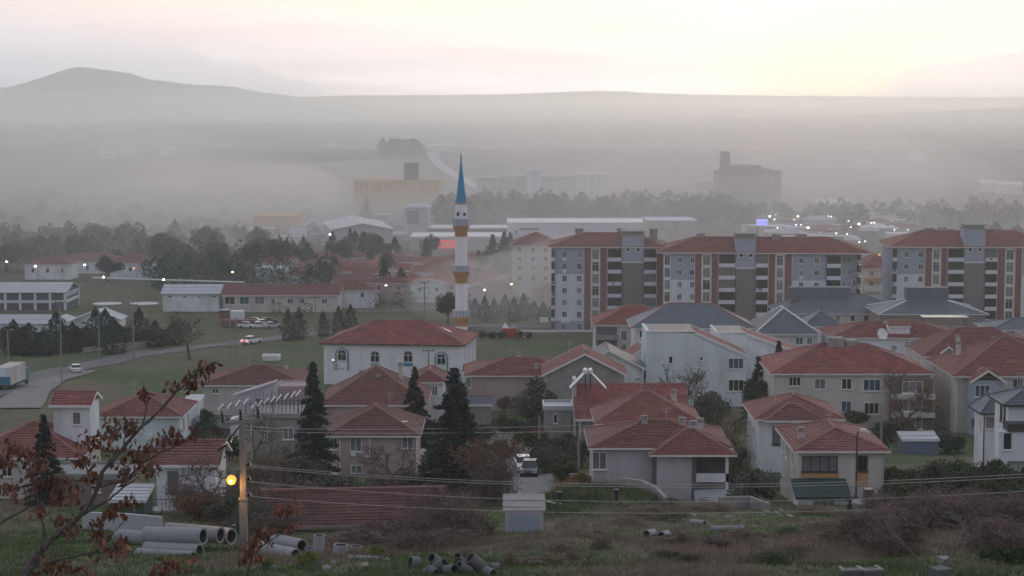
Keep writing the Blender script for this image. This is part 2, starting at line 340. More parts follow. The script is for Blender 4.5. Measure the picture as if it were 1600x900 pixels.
def make_land():
    ys = [-50, -30, -10, 5]
    y = 12.0
    while y < 9400:
        ys.append(y); y *= (1.02 if y < 60 else 1.0105 if y < 480 else 1.025)
    ss = np.linspace(-1.9, 1.9, 241)
    V = []; D = []
    for y in ys:
        for s in ss:
            x = s * .5 * (y + 90 if y > 0 else 90)
            V.append((x, y, g(x, y))); D.append(dryness(x, y))
    n = len(ss); Fc = [(r * n + c, r * n + c + 1, (r + 1) * n + c + 1, (r + 1) * n + c) for r in range(len(ys) - 1) for c in range(n - 1)]
    me = bpy.data.meshes.new('ground'); me.from_pydata(V, [], Fc); me.update()
    a = me.attributes.new('dry', 'FLOAT', 'POINT'); a.data.foreach_set('value', D)
    me.polygons.foreach_set('use_smooth', [True] * len(me.polygons))
    m = bpy.data.materials.new('land'); m.use_nodes = True; t = m.node_tree; nn = t.nodes; ll = t.links.new
    b = nn['Principled BSDF']; b.inputs['Roughness'].default_value = .95; b.inputs['Specular IOR Level'].default_value = .1
    at_ = nn.new('ShaderNodeAttribute'); at_.attribute_name = 'dry'
    geo = nn.new('ShaderNodeNewGeometry'); sp = nn.new('ShaderNodeSeparateXYZ'); ll(geo.outputs['Position'], sp.inputs[0])
    def noise(sc, det=5, vec=None, ro=.65):
        q = nn.new('ShaderNodeTexNoise'); q.inputs['Scale'].default_value = sc; q.inputs['Detail'].default_value = det; q.inputs['Roughness'].default_value = ro
        ll(vec or geo.outputs['Position'], q.inputs['Vector']); return q.outputs[0]
    def rng(x, a0, a1, b0=0., b1=1.):
        q = nn.new('ShaderNodeMapRange'); ll(x, q.inputs[0]); q.inputs[1].default_value = a0; q.inputs[2].default_value = a1; q.inputs[3].default_value = b0; q.inputs[4].default_value = b1; return q.outputs[0]
    def mix(f, a, c):
        q = nn.new('ShaderNodeMix'); q.data_type = 'RGBA'
        for s_, x in ((q.inputs[0], f), (q.inputs[6], a), (q.inputs[7], c)):
            if isinstance(x, tuple): s_.default_value = (*x, 1)
            elif isinstance(x, float): s_.default_value = x
            else: ll(x, s_)
        return q.outputs[2]
    green = mix(rng(noise(.35), .35, .65), (.044, .084, .028), (.080, .118, .042))
    dry = mix(rng(noise(.6), .35, .65), (.105, .085, .068), (.20, .16, .125))
    near = mix(at_.outputs['Fac'], green, dry)
    soil = rng(noise(.16, 6), .58, .68, 0, .55); near = mix(soil, near, (.10, .085, .07))
    # mid-distance town yards and worn grass
    town = mix(rng(noise(.06, 7, ro=.75), .36, .62), (.058, .082, .038), (.145, .122, .092))
    town = mix(rng(noise(.35, 6), .52, .66, 0, .75), town, (.036, .048, .028))
    # far fields in long strips
    mp = nn.new('ShaderNodeMapping'); mp.inputs['Scale'].default_value = (.0016, .0052, 1); ll(geo.outputs['Position'], mp.inputs[0])
    vo = nn.new('ShaderNodeTexVoronoi'); vo.inputs['Scale'].default_value = 1.0; vo.inputs['Randomness'].default_value = .9; ll(mp.outputs[0], vo.inputs['Vector'])
    sc_ = nn.new('ShaderNodeSeparateColor'); ll(vo.outputs['Color'], sc_.inputs[0])
    far = mix(sc_.outputs[0], (.055, .075, .042), (.15, .135, .105))
    far = mix(rng(noise(.012, 6), .45, .6, 0, .5), far, (.05, .058, .042))
    c = mix(rng(sp.outputs[1], 340., 470., 0., .85), near, town); c = mix(rng(sp.outputs[1], 800., 1200.), c, far)
    ll(c, b.inputs['Base Color'])
    bp = nn.new('ShaderNodeBump'); bp.inputs['Strength'].default_value = .6; bp.inputs['Distance'].default_value = .15; ll(noise(2.2, 6), bp.inputs['Height']); ll(bp.outputs[0], b.inputs['Normal'])
    me.materials.append(m); o = link('ground', me); o['kind'] = 'structure'
make_land()

def ribbon(name, m, pts, width, lift=.06, kerb=None, step=3.0):
    """a strip that follows the ground along a line of (x, y) points"""
    P = []
    for i in range(len(pts) - 1):
        a, b_ = Vector(pts[i]), Vector(pts[i + 1]); k = max(1, int((b_ - a).length / step))
        for j in range(k): P.append(a.lerp(b_, j / k))
    P.append(Vector(pts[-1]))
    for _ in range(6):
        P = [P[0]] + [(P[i - 1] + P[i] * 2 + P[i + 1]) / 4 for i in range(1, len(P) - 1)] + [P[-1]]
    mb = MB(); rows = []
    for i, p in enumerate(P):
        t = (P[min(i + 1, len(P) - 1)] - P[max(i - 1, 0)]).normalized(); nrm = Vector((-t.y, t.x))
        w = width if not isinstance(width, tuple) else width[0] + (width[1] - width[0]) * i / (len(P) - 1)
        rows.append([p + nrm * (w * q) for q in (.5, .17, -.17, -.5)])
    for r in rows:
        for q in r: mb.v.append((q.x, q.y, g(q.x, q.y) + lift))
    for i in range(len(rows) - 1):
        for j in range(3): mb.f.append((i * 4 + j, i * 4 + j + 1, i * 4 + 5 + j, i * 4 + 4 + j))
    o = mb.build(name, m); o['kind'] = 'structure'
    return P
def gp(*uv): return [tuple(ground(u, v)[:2]) for u, v in uv]
ROAD = gp((-140, 640), (0, 612), (60, 588), (130, 574), (200, 558), (300, 543), (380, 535), (470, 524), (560, 516), (640, 512), (760, 510), (900, 512))
ribbon('road', M_ASPH, ROAD, 7.0, .10)
ribbon('path', M_LANE, gp((20, 640), (50, 612), (90, 592), (140, 582)), (8, 3), .16)
LANE = [(2.3, 160.0), (1.6, 175.0), (1.2, 205.0), (0.2, 232.0), (-1.0, 250.0)]
ribbon('lane', M_LANE, LANE, (5.0, 6.5), .07)
ribbon('highway', M_SILO, gp((770, 305), (735, 288), (705, 272), (680, 252)) + [(-85, 2130)], (9, 12), .8, step=20)
ribbon('street', M_ASPH, gp((560, 487), (700, 482), (860, 484), (1000, 490)), 5, .12)
# ------------------------------------------------------------------ far hills and mountains
def hill(name, prof, d, thick, col, seed, base=-22, rough=1.0):
    """a ridge: prof lists (u, v) along its skyline at the distance d"""
    us = [p[0] for p in prof]; n = 150; m = 22; rng_ = np.random.RandomState(seed); V = []
    for j in range(m + 1):
        t = j / m                                  # 0 front foot, .5 crest, 1 back foot
        k = math.sin(math.pi * t) ** 1.3
        y = d + (t - .5) * thick
        for i in range(n + 1):
            u = us[0] + (us[-1] - us[0]) * i / n
            top = at(u, float(np.interp(u, us, [p[1] for p in prof])), d)
            x = top.x
            q = Vector((x * .0022, y * .0022, seed))
            rel = mnoise.fractal(q, 1.0, 2.0, 5) * 26 * rough * k * (1 - k) * 2.2 + mnoise.fractal(q * 4, 1, 2, 3) * 5 * rough * k
            V.append((x, y, base + (top.z - base) * k + rel))
    Fc = [(r * (n + 1) + c, r * (n + 1) + c + 1, (r + 1) * (n + 1) + c + 1, (r + 1) * (n + 1) + c) for r in range(m) for c in range(n)]
    me = bpy.data.meshes.new(name); me.from_pydata(V, [], Fc); me.polygons.foreach_set('use_smooth', [True] * len(Fc)); me.update(); me.materials.append(col)
    o = link(name, me); o['kind'] = 'structure'
M_HILL = mat('hill_scrub', (.062, .070, .055), .95, .3, .004, (.10, .09, .07), .5)
hill('mountain', [(-420, 168), (-200, 158), (0, 141), (45, 132), (80, 120), (112, 109), (132, 104), (160, 108), (200, 115), (222, 122), (260, 128), (300, 132), (355, 135), (400, 143), (440, 149), (500, 155), (560, 161), (640, 168), (760, 176)], 7200, 1900, M_HILL, 3)
hill('mountain', [(380, 160), (470, 151), (560, 149), (700, 148.5), (800, 147), (900, 143), (960, 142), (1010, 145), (1100, 148), (1250, 150), (1500, 152), (1800, 152), (2300, 156)], 8500, 1300, M_HILL, 8, base=-20, rough=.25)
hill('hill', [(960, 190), (1150, 184), (1300, 181), (1420, 176), (1600, 168), (1800, 160), (2300, 158)], 5600, 1500, M_HILL, 12, rough=.5)

# ------------------------------------------------------------------ air
def volume(name, dens, col, aniso, x0, x1, y0, y1, z0, z1):
    m = bpy.data.materials.new(name + '_air'); m.use_nodes = True; t = m.node_tree
    for n in list(t.nodes): t.nodes.remove(n)
    p = t.nodes.new('ShaderNodeVolumePrincipled'); p.inputs['Density'].default_value = dens; p.inputs['Color'].default_value = (*col, 1); p.inputs['Anisotropy'].default_value = aniso
    o_ = t.nodes.new('ShaderNodeOutputMaterial'); t.links.new(p.outputs[0], o_.inputs['Volume'])
    m.cycles.homogeneous_volume = True
    o = MB().box(x0, x1, y0, y1, z0, z1).build(name, m); o['kind'] = 'stuff'
    return o
volume('haze', .00021, (.86, .93, 1.0), .78, -10000, 10000, -70, 9650, -110, 215)
def smoke(name, dens, col, c, r, seed, aniso=.2):
    """a closed bank of drifting smoke with an uneven outline"""
    m = bpy.data.materials.new(name + '_air'); m.use_nodes = True; t = m.node_tree
    for n in list(t.nodes): t.nodes.remove(n)
    p = t.nodes.new('ShaderNodeVolumePrincipled'); p.inputs['Density'].default_value = dens; p.inputs['Color'].default_value = (*col, 1); p.inputs['Anisotropy'].default_value = aniso
    o_ = t.nodes.new('ShaderNodeOutputMaterial'); t.links.new(p.outputs[0], o_.inputs['Volume']); m.cycles.homogeneous_volume = True
    V = []; Fc = []; nu, nv = 40, 18
    for j in range(nv + 1):
        ph = math.pi * j / nv
        for i in range(nu):
            th = 2 * math.pi * i / nu; d = Vector((math.sin(ph) * math.cos(th), math.sin(ph) * math.sin(th), math.cos(ph)))
            k = 1 + .22 * mnoise.noise(d * 1.7 + Vector((seed, 0, 0)))
            V.append((c[0] + d.x * r[0] * k, c[1] + d.y * r[1] * k, c[2] + d.z * r[2] * k))
    for j in range(nv):
        for i in range(nu): i2 = (i + 1) % nu; Fc.append((j * nu + i, (j + 1) * nu + i, (j + 1) * nu + i2, j * nu + i2))
    me = bpy.data.meshes.new(name); me.from_pydata(V, [], Fc); me.update(); me.materials.append(m)
    o = link(name, me); o['kind'] = 'stuff'
for k_, (zt_, ry_) in enumerate(((20, 1080), (34, 1120), (52, 1150))): smoke('smoke', .00030, (.75, .755, .81), (0, 1500 + 12 * k_, -24), (2000 + 60 * k_, ry_, 24 + zt_), 1 + k_, .5)
for k_, (zt_, ry_) in enumerate(((30, 2400), (50, 2480), (72, 2560), (98, 2600))): smoke('smoke', .00012, (.88, .95, 1.0), (0, 4600, -40), (6000 + 90 * k_, ry_, 40 + zt_), 21 + k_, .8)
rp_ = random.Random(5)
for k_ in range(9):
    u_ = (60, 230, 340, 455, 880, 1010, 1290, 1420, 1560)[k_]; d_ = rp_.uniform(800, 1500); smoke('smoke',   .0012 if k_ in (2, 3, 6) else rp_.uniform(.0006, .0014), (.98, .945, .95), ((u_ - 800) / F * d_, d_, rp_.uniform(0, 22)), (rp_.uniform(40, 110), rp_.uniform(120, 260), rp_.uniform(24, 46)), 30 + k_, .6)
smoke('smoke', .0007, (.90, .88, .87), (55, 760, 6), (150, 330, 28), 5, .5)
smoke('smoke', .0010, (.72, .72, .74), (-190, 880, -2), (230, 330, 30), 9, .5)
smoke('smoke', .0085, (.90, .87, .86), (20, 490, 13), (44, 60, 17), 13, .4)
smoke('smoke', .0012, (.80, .72, .70), (128, 1060, 20), (46, 70, 28), 15, .4)
smoke('smoke', .0007, (.90, .885, .88), (150, 1150, 8), (130, 380, 40), 11, .5)
# ------------------------------------------------------------------ buildings
WIN = {}
def win_mesh(w, h, nm, arch=False, fm=None, hm=False):
    key = (round(w, 1), round(h, 1), nm, arch, fm.name if fm else '', hm)
    if key in WIN: return WIN[key]
    w, h = max(.3, key[0]), max(.3, key[1]); f = MB(); b = .075
    if arch:
        r = w / 2; zs = h / 2 - r; n = 10
        o = [(-r, -h / 2)] + [(r * math.cos(math.pi - math.pi * i / n), zs + r * math.sin(math.pi * i / n)) for i in range(n + 1)] + [(r, -h / 2)]
        k = 1 - b * 2.2 / r; inn = [(x * k, z if z < zs else zs + (z - zs) * k) for x, z in o]; inn[0] = (inn[0][0], -h / 2 + b); inn[-1] = (inn[-1][0], -h / 2 + b)
        for i in range(len(o)):
            j = (i + 1) % len(o); f.extr([o[i], o[j], inn[j], inn[i]], -.09, .02)
        f.box(-.035, .035, -.075, .02, -h / 2 + b, h / 2 - b * 1.5); f.box(-r * k, r * k, -.073, .02, zs - .05, zs + .03)
        pane = MB().extr(inn, -.02, .015)
    else:
        x, z = w / 2, h / 2
        f.box(-x, x, -.08, .02, z - b, z); f.box(-x, x, -.08, .02, -z, -z + b)
        f.box(-x, -x + b, -.078, .02, -z + b, z - b); f.box(x - b, x, -.078, .02, -z + b, z - b)
        f.box(-x - .08, x + .08, -.16, .02, -z - .09, -z - .004)
        for i in range(nm): q = -x + w * (i + 1) / (nm + 1); f.box(q - .035, q + .035, -.07, .02, -z + b, z - b)
        if hm: f.box(-x + b, x - b, -.066, .02, z * .45, z * .45 + .06)
        pane = MB().box(-x + b - .01, x - b + .01, -.03, .015, -z + b - .01, z - b + .01)
    r_ = (f.mesh('window', fm or M_TRIM), [pane.mesh('pane', gm) for gm in (M_GLASS, M_GLASS, M_GLASS2, M_GLASS3)])
    WIN[key] = r_
    return r_
FACE = {'f': 0.0, 'l': -math.pi / 2, 'r': math.pi / 2, 'b': math.pi}
def add_window(root, loc, rz, w, h, nm=1, arch=False, fm=None, gl=None, hm=False):
    fme, pm = win_mesh(w, h, nm, arch, fm, hm)
    o = link('window', fme, root, loc, rz)
    link('pane', pm[random.randrange(4) if gl is None else gl], o)
    return o
def roof_planes(kind, w, l, rh, x0=None):
    a, b, c, d = Vector((-w / 2, 0, 0)), Vector((w / 2, 0, 0)), Vector((w / 2, l, 0)), Vector((-w / 2, l, 0))
    if kind == 'hip':
        if w >= l:
            r0, r1 = Vector((-w / 2 + l / 2, l / 2, rh)), Vector((w / 2 - l / 2, l / 2, rh))
            return [(a, b, r1, r0), (b, c, r1, r1), (c, d, r0, r1), (d, a, r0, r0)], [(r0, r1), (a, r0), (b, r1), (c, r1), (d, r0)]
        r0, r1 = Vector((0, w / 2, rh)), Vector((0, l - w / 2, rh))
        return [(a, b, r0, r0), (b, c, r1, r0), (c, d, r1, r1), (d, a, r0, r1)], [(r0, r1), (a, r0), (b, r0), (c, r1), (d, r1)]
    if kind == 'gabx':
        r0, r1 = Vector((-w / 2, l / 2, rh)), Vector((w / 2, l / 2, rh))
        return [(a, b, r1, r0), (c, d, r0, r1)], [(r0, r1)]
    if kind == 'gaby':
        r0, r1 = Vector((0, 0, rh)), Vector((0, l, rh))
        return [(b, c, r1, r0), (d, a, r0, r1)], [(r0, r1)]
    if kind == 'shedb': return [(a, b, c + Vector((0, 0, rh)), d + Vector((0, 0, rh)))], []
    if kind == 'shedl': return [(b, c, d + Vector((0, 0, rh)), a + Vector((0, 0, rh)))], []    # high on the left
    if kind == 'shedr': return [(d, a, b + Vector((0, 0, rh)), c + Vector((0, 0, rh)))], []    # high on the right
    return [], []
def courses(mb, A, B, C, D, step=.42, lift=.06):
    nrm = (B - A).cross(D - A)
    if nrm.length < 1e-6: nrm = (B - A).cross(C - A)
    nrm.normalize(); ln = max((D - A).length, (C - B).length) if (D - C).length > 1e-4 else ((A + B) / 2 - D).length
    n = max(2, int(ln / step)); fine = step < .6; rj = random.Random(int(abs(A.x * 31 + B.y * 17 + ln * 101)))
    m = max(1, int((B - A).length / 1.1)) if fine else 1
    sag = [rj.uniform(-.03, .03) for _ in range(m + 1)]
    for i in range(n):
        t0, t1 = i / n, (i + 1) / n
        p0, p1 = A.lerp(D, t0), B.lerp(C, t0); q0, q1 = A.lerp(D, t1), B.lerp(C, t1)
        for j in range(m):
            s0, s1 = j / m, (j + 1) / m; u = nrm * lift * (rj.uniform(.55, 1.5) if fine else 1)
            a_, b_, c_, d_ = p0.lerp(p1, s0) + nrm * sag[j], p0.lerp(p1, s1) + nrm * sag[j + 1], q0.lerp(q1, s1) + nrm * sag[j + 1], q0.lerp(q1, s0) + nrm * sag[j]
            mb.poly([a_ + u, b_ + u, c_, d_] if (c_ - d_).length > 1e-3 else [a_ + u, b_ + u, c_])
            mb.poly([a_ - u * .3, b_ - u * .3, b_ + u, a_ + u])
def add_roof(root, kind, w, l, rh, z, m, x=0, y=0, capm=None, eavem=None, step=.42, name='roof', caps=True):
    pl, rid = roof_planes(kind, w, l, rh)
    mb = MB()
    for A, B, C, D in pl: courses(mb, A, B, C, D, step, .03 if m is M_SLATE or step == .36 else .055)
    o = mb.build(name, m, root, (x, y, z))
    if rid and caps:
        cb = MB()
        for p, q in rid: cb.tube([p + Vector((0, 0, .03)), q + Vector((0, 0, .03))], .13, n=6)
        cb.build('ridge_cap', capm or M_CAP, o)
    e = MB(); t = .17
    if kind.startswith('shed') or kind.startswith('gab'):
        for A, B, C, D in pl: e.poly([A - Vector((0, 0, .03)), B - Vector((0, 0, .03)), C - Vector((0, 0, .03)), D - Vector((0, 0, .03))])
        if kind == 'gaby':
            for y_ in (0, l):
                for sx_ in (-1, 1):
                    e.extr([(sx_ * w / 2, -.2), (sx_ * w / 2, .07), (0, rh + .07), (0, rh - .2)], y_ - .05, y_ + .05)
        elif kind == 'gabx':
            for x_ in (-w / 2, w / 2):
                for ya, yb in ((0, l / 2), (l, l / 2)):
                    e.poly([(x_, ya, -.2), (x_, ya, .07), (x_, yb, rh + .07), (x_, yb, rh - .2)])
            e.box(-w / 2, w / 2, -.06, .02, -.16, .05)
        else:
            A, B, C, D = pl[0]
            for p, q in ((A, B), (B, C), (C, D), (D, A)): e.poly([p - Vector((0, 0, .2)), q - Vector((0, 0, .2)), q + Vector((0, 0, .06)), p + Vector((0, 0, .06))])
    else:
        e.box(-w / 2 - .04, w / 2 + .04, -.04, .10, -t, -.01); e.box(-w / 2 - .04, w / 2 + .04, l - .10, l + .04, -t, -.01)
        e.box(-w / 2 - .038, -w / 2 + .10, .10, l - .10, -t, -.012); e.box(w / 2 - .10, w / 2 + .038, .10, l - .10, -t, -.012)
        e.box(-w / 2 + .10, w / 2 - .10, .10, l - .10, -.12, -.08)
    e.build('eaves', eavem or M_TRIM, o)
    return o
class House: pass
def house(name, label, uL, uR, ve, d, l, roof='hip', vr=None, rh=None, wall=None, rm=None, ov=.5, yaw=0, wins=(), chims=(), cat='house', group=None, eavem=None, hmin=2.2, z0=None, step=.42, caps=True, fm=None, capm=None):
    """a building whose front eave runs from photo column uL to uR on row ve at the distance d"""
    H = House(); ppm = F / d
    c = at((uL + uR) / 2, ve, d); w = (uR - uL) / ppm
    gz = min(g(c.x + sx_ * w / 2, d + y_) for sx_ in (-1, 1) for y_ in (0, l)) if z0 is None else z0
    gz = min(gz, c.z - hmin)
    h = c.z - gz
    root = thing(name, label, cat, (c.x, d, gz), yaw, group)
    H.root = root; H.h = h; H.w = w; H.l = l; H.ppm = ppm; H.uc = (uL + uR) / 2; H.ve = ve; H.d = d; H.ov = ov; H.c = c
    if rh is None and vr is not None:
        dd = d + (min(w, l) / 2 if roof == 'hip' else l / 2 if roof == 'gabx' else l if roof == 'shedb' else 0)
        rh = max(.3, at(H.uc, vr, dd).z - c.z)
    rh = rh or 2.0; H.rh = rh
    wall = wall or M_CREAM; rm = rm or M_TILE
    x0, x1, y0, y1 = -w / 2 + ov, w / 2 - ov, ov, l - ov
    mb = MB().box(x0, x1, y0, y1, -.4, h - .1)
    if roof == 'gabx':
        for xx in ((x0, x0 + .2), (x1 - .2, x1)):
            b = len(mb.v); k = (rh) * (1 - ov / (l / 2)) + 0
            for X in xx: mb.v += [(X, y0, h - .1), (X, y1, h - .1), (X, l / 2, h - .12 + rh)]
            mb.f += [(b, b + 1, b + 2), (b + 3, b + 5, b + 4), (b, b + 2, b + 5, b + 3), (b + 1, b + 4, b + 5, b + 2)]
    elif roof == 'gaby': mb.extr([(x0, h - .1), (x1, h - .1), (0, h - .12 + rh)], y0, y1)
    elif roof in ('shedl', 'shedr'):
        xa, xb = (x1, x0) if roof == 'shedl' else (x0, x1); mb.extr([(xa, h - .1), (xb, h - .1), (xb, h - .1 + rh * (1 - ov / w))], y0, y1)
    elif roof == 'shedb': mb.poly([(x0, y1, h - .1), (x1, y1, h - .1), (x1, y1, h - .1 + rh), (x0, y1, h - .1 + rh)]); mb.poly([(x0, y0, h - .1), (x0, y1, h - .1 + rh), (x0, y1, h - .1)]); mb.poly([(x1, y0, h - .1), (x1, y1, h - .1), (x1, y1, h - .1 + rh)])
    mb.build('wall', wall, root)
    if roof == 'flat':
        r = MB().box(-w / 2, w / 2, 0, l, h - .1, h + .16); r.box(-w / 2 + .01, w / 2 - .01, .01, .2, h + .16, h + .4); r.box(-w / 2 + .01, -w / 2 + .2, .2, l - .2, h + .16, h + .4); r.box(w / 2 - .2, w / 2 - .01, .2, l - .2, h + .16, h + .4); r.box(-w / 2 + .01, w / 2 - .01, l - .2, l - .01, h + .16, h + .4)
        H.roof = r.build('roof', rm, root)
    else: H.roof = add_roof(root, roof, w, l, rh, h, rm, eavem=eavem, step=step, caps=caps, capm=capm)
    for wd in wins: hwin(H, *wd)
    for cu, cy, cv in chims: chimney(H, cu, cy, cv)
    if d < 300 and w > 6 and cat in ('house',):
        rq = random.Random(int(uL * 7 + ve)); xs = rq.choice((x0 + .12, x1 - .12))
        MB().tube([(xs, y0 - .09, -.2), (xs, y0 - .09, h - .1)], .055, n=6).build('downpipe', rq.choice((M_TRIM, M_METAL)), root)
        if rq.random() < .6: xa = rq.uniform(x0 + 1, x1 - 1.5); MB().box(xa, xa + .8, y0 - .36, y0 - .02, h - 2.75 if h > 3.2 else .3, h - 2.15 if h > 3.2 else .9).build('air_conditioner', M_PLASTW, root)
        xm = rq.uniform(-w * .2, w * .2); ya = l * .5; mk = MB().tube([(xm, ya, h + rh * .6), (xm, ya, h + rh + 1.3)], .03, n=5)
        for kk in range(3): mk.tube([(xm - .5 + .08 * kk, ya, h + rh + 1.25 - .2 * kk), (xm + .5 - .08 * kk, ya, h + rh + 1.25 - .2 * kk)], .018, n=4)
        mk.build('antenna', M_METAL, root)
    return H
def loc_front(H, u, v): return ((u - H.uc) / H.ppm, H.h - (v - H.ve) / H.ppm)
def hwin(H, face, u, v, wp, hp, nm=1, arch=False, fm=None, gl=None):
    """a window; on the front u, v, wp, hp are photo pixels, on a side u is the fraction of its length"""
    w, h = wp / H.ppm, hp / H.ppm; z = H.h - (v - H.ve) / H.ppm
    if z - h / 2 < .1: z = .1 + h / 2
    if face == 'f': add_window(H.root, ((u - H.uc) / H.ppm, H.ov, z), 0, w, h, nm, arch, fm, gl)
    else:
        y = H.ov + u * (H.l - 2 * H.ov)
        add_window(H.root, (-H.w / 2 + H.ov if face == 'l' else H.w / 2 - H.ov, y, z), FACE[face], w, h, nm, arch, fm, gl)
def chimney(H, u, fy, vt, w=.55, m=None):
    y = fy * H.l; d = H.d + y; p = at(u, vt, d); x = p.x - H.c.x; top = p.z - H.root.location.z
    o = MB().box(x - w / 2, x + w / 2, y - w / 2, y + w / 2, H.h - .05, top - .12).build('chimney', m or M_CREAM, H.roof if False else H.root)
    c = MB().box(x - w / 2 - .1, x + w / 2 + .1, y - w / 2 - .1, y + w / 2 + .1, top - .12, top)
    c.box(x - w / 2 + .05, x + w / 2 - .05, y - w / 2 + .05, y + w / 2 - .05, top, top + .14); c.box(x - w / 2 - .04, x + w / 2 + .04, y - w / 2 - .04, y + w / 2 + .04, top + .14, top + .22)
    c.build('chimney_cap', M_GREY, o)
def part(H, name, m, x0, x1, y0, y1, z0, z1, parent=None): return MB().box(x0, x1, y0, y1, z0, z1).build(name, m, parent or H.root)
def partpx(H, name, m, u0, u1, v0, v1, y0, y1, parent=None):
    a, zt = loc_front(H, u0, v0); b, zb = loc_front(H, u1, v1); zb = max(zb, -.3)
    return part(H, name, m, a, b, y0, y1, zb, zt, parent)
def twin_heater(label, loc, sgn):
    t = thing('solar_heater', label, 'solar heater', loc)
    fr = MB()
    for y in (-.8, .8): fr.tube([(0, y, -1.2), (0, y, .75)], .035).tube([(0, y, .7), (sgn * 1.7, y, -1.05)], .035)
    fr.build('stand', M_DARKM, t)
    p = MB(); p.extr([(sgn * .08, .72), (sgn * 1.72, -.98), (sgn * 1.80, -.90), (sgn * .16, .80)], -.95, .95); p.build('collector', M_PLASTW, t)  # white colour stands in for sky reflected on the collector
    MB().tube([(0, -1.0, 1.0), (0, 1.0, 1.0)], .24, n=14).build('tank', M_PLASTW, t)
    return t
def solar_heater(label, loc, rz=0, s=1.0, two=False):
    t = thing('solar_heater', label, 'solar heater', loc, rz)
    fr = MB()
    for x in (-.8, .8): fr.tube([(x, .9, 0), (x, .9, 1.15)], .03); fr.tube([(x, -.75, 0), (x, .9, 1.15)], .03)
    fr.tube([(-.8, .9, 0), (-.8, -.75, 0)], .025); fr.tube([(.8, .9, 0), (.8, -.75, 0)], .025)
    fr.build('stand', M_DARKM, t)
    MB().poly([(-.85, -.8, .05), (.85, -.8, .05), (.85, .75, 1.12), (-.85, .75, 1.12)]).poly([(-.85, -.78, .0), (-.85, .77, 1.06), (.85, .77, 1.06), (.85, -.78, .0)]).build('collector', M_DARKM if two else M_STEEL, t)
    MB().tube([(-.95, .95, 1.3), (.95, .95, 1.3)], .27, n=14).build('tank', M_STEEL, t)
    t.scale = (s, s, s)
    return t
# ------------------------------------------------------------------ near row of houses
H = house('detached_house', 'cream house with red hip roof, ochre panels under its windows and green porch roof', 1240, 1393, 705, 171, 12.5, 'hip', vr=669, wall=M_CREAM,
    wins=[('f', 1282, 727, 56, 26, 3, False, M_DARKM), ('f', 1350, 726, 17, 26, 1, False, M_DARKM), ('l', .3, 727, 16, 28), ('l', .62, 727, 14, 28), ('l', .85, 727, 14, 24)], chims=[(1252, .35, 671)])
partpx(H, 'panel', M_ORANGE, 1253, 1312, 741, 749, .40, .52); partpx(H, 'panel', M_ORANGE, 1341, 1359, 741, 762, .41, .52)
a, z = loc_front(H, 1241, 770); b, z0_ = loc_front(H, 1319, 806)
part(H, 'porch', M_WHITE, a, b, -2.2, .5, -.4, z)
add_roof(H.root, 'shedb', b - a + .5, 3.1, 1.0, z + .02, M_GREENROOF, x=(a + b) / 2, y=-2.6, name='porch_roof', eavem=M_DARKM)
add_window(H.root, ((a + b) / 2 + .1, -2.2, z - .75), 0, 2.0, 1.3, 2, gl=2, hm=True)
H = house('detached_house', 'pale lilac house with stepped red roof, dark open balcony and grey lean-to in front', 918, 1147, 700, 174, 10.5, 'hip', vr=657, wall=M_LILAC,
    wins=[('f', 936, 722, 23, 28, 1, False, None, 2)], chims=[(1007, .45, 653), (1066, .42, 656), (1083, .22, 661), (1094, .5, 657)])
a, z = loc_front(H, 1016, 706); b, _ = loc_front(H, 1147, 706)
part(H, 'bay_wall', M_LILAC, a + .5, a + 3.6, -1.0, .55, -.4, z)
part(H, 'pillar', M_DKGREY, a + .2, a + .5, -1.02, .5, -.4, z); part(H, 'pillar', M_DKGREY, a + 3.6, a + 4.0, -1.02, .5, -.4, z); part(H, 'pillar', M_WHITE, b - .75, b - .5, -1.0, -.75, .5, z)
part(H, 'balcony_shade_sheet', M_DKGREY, a + 4.0, b - .5, .42, .56, z - 2.0, z - .06)  # dark sheet painting the shade inside the open balcony
part(H, 'balcony_parapet', M_WHITE, a + 4.0, b - .5, -1.0, -.85, z - 2.55, z - 1.78); part(H, 'balcony_floor', M_GREY, a + 4.0, b - .5, -.85, .5, z - 2.6, z - 2.45)
add_roof(H.root, 'hip', b - a + .3, 7.0, 1.7, z, M_TILE, x=(a + b) / 2, y=-1.6)
part(H, 'lean_to', M_LILAC, a + 3.95, b + .05, -2.8, -1.03, -.4, 1.7)
add_roof(H.root, 'shedb', b - a - 3.5, 2.3, .75, 1.72, M_METAL, x=(a + b) / 2 + 2.0, y=-3.1, name='lean_to_roof', eavem=M_DKGREY)
part(H, 'plinth', M_BROWNW, -H.w / 2 + .52, -H.w / 2 + 2.4, .44, .5, -.3, z - 3.0)
house('detached_house', 'house with bright brick red hip roof and white bargeboards directly behind the lilac house', 928, 1100, 662, 205, 10.5, 'hip', vr=612, wall=M_CREAM, rm=M_TILE2, wins=[('f', 944, 675, 12, 12)], chims=[(1053, .7, 612)])
H = house('terraced_house', 'house with wide dull red roof carrying two bright solar heaters', 897, 1080, 656, 222, 11, 'gabx', vr=600, wall=M_GREY, rm=M_TILE, chims=[(997, .55, 592), (1065, .5, 613)])
part(H, 'parapet_wall', M_CREAM, -H.w / 2 - .1, -H.w / 2 + .3, 3.5, 6.5, -.3, H.h + 4.1)
for sg, uu, lab in ((-1, 914.5, 'left of two bright solar heaters tilted outwards on a red roof'), (1, 922.5, 'right of two bright solar heaters tilted outwards on a red roof')):
    p = at(uu, 593, 224); twin_heater(lab, p, sg)
H = house('detached_house', 'white house with orange red hip roof behind the cream house with ochre panels', 1178, 1322, 655, 200, 10.5, 'hip', vr=617, wall=M_WHITE, rm=M_TILE2,
    wins=[('f', 1214, 682, 13, 30, 0, False, M_DARKM), ('l', .4, 685, 12, 16), ('l', .75, 685, 12, 16)])
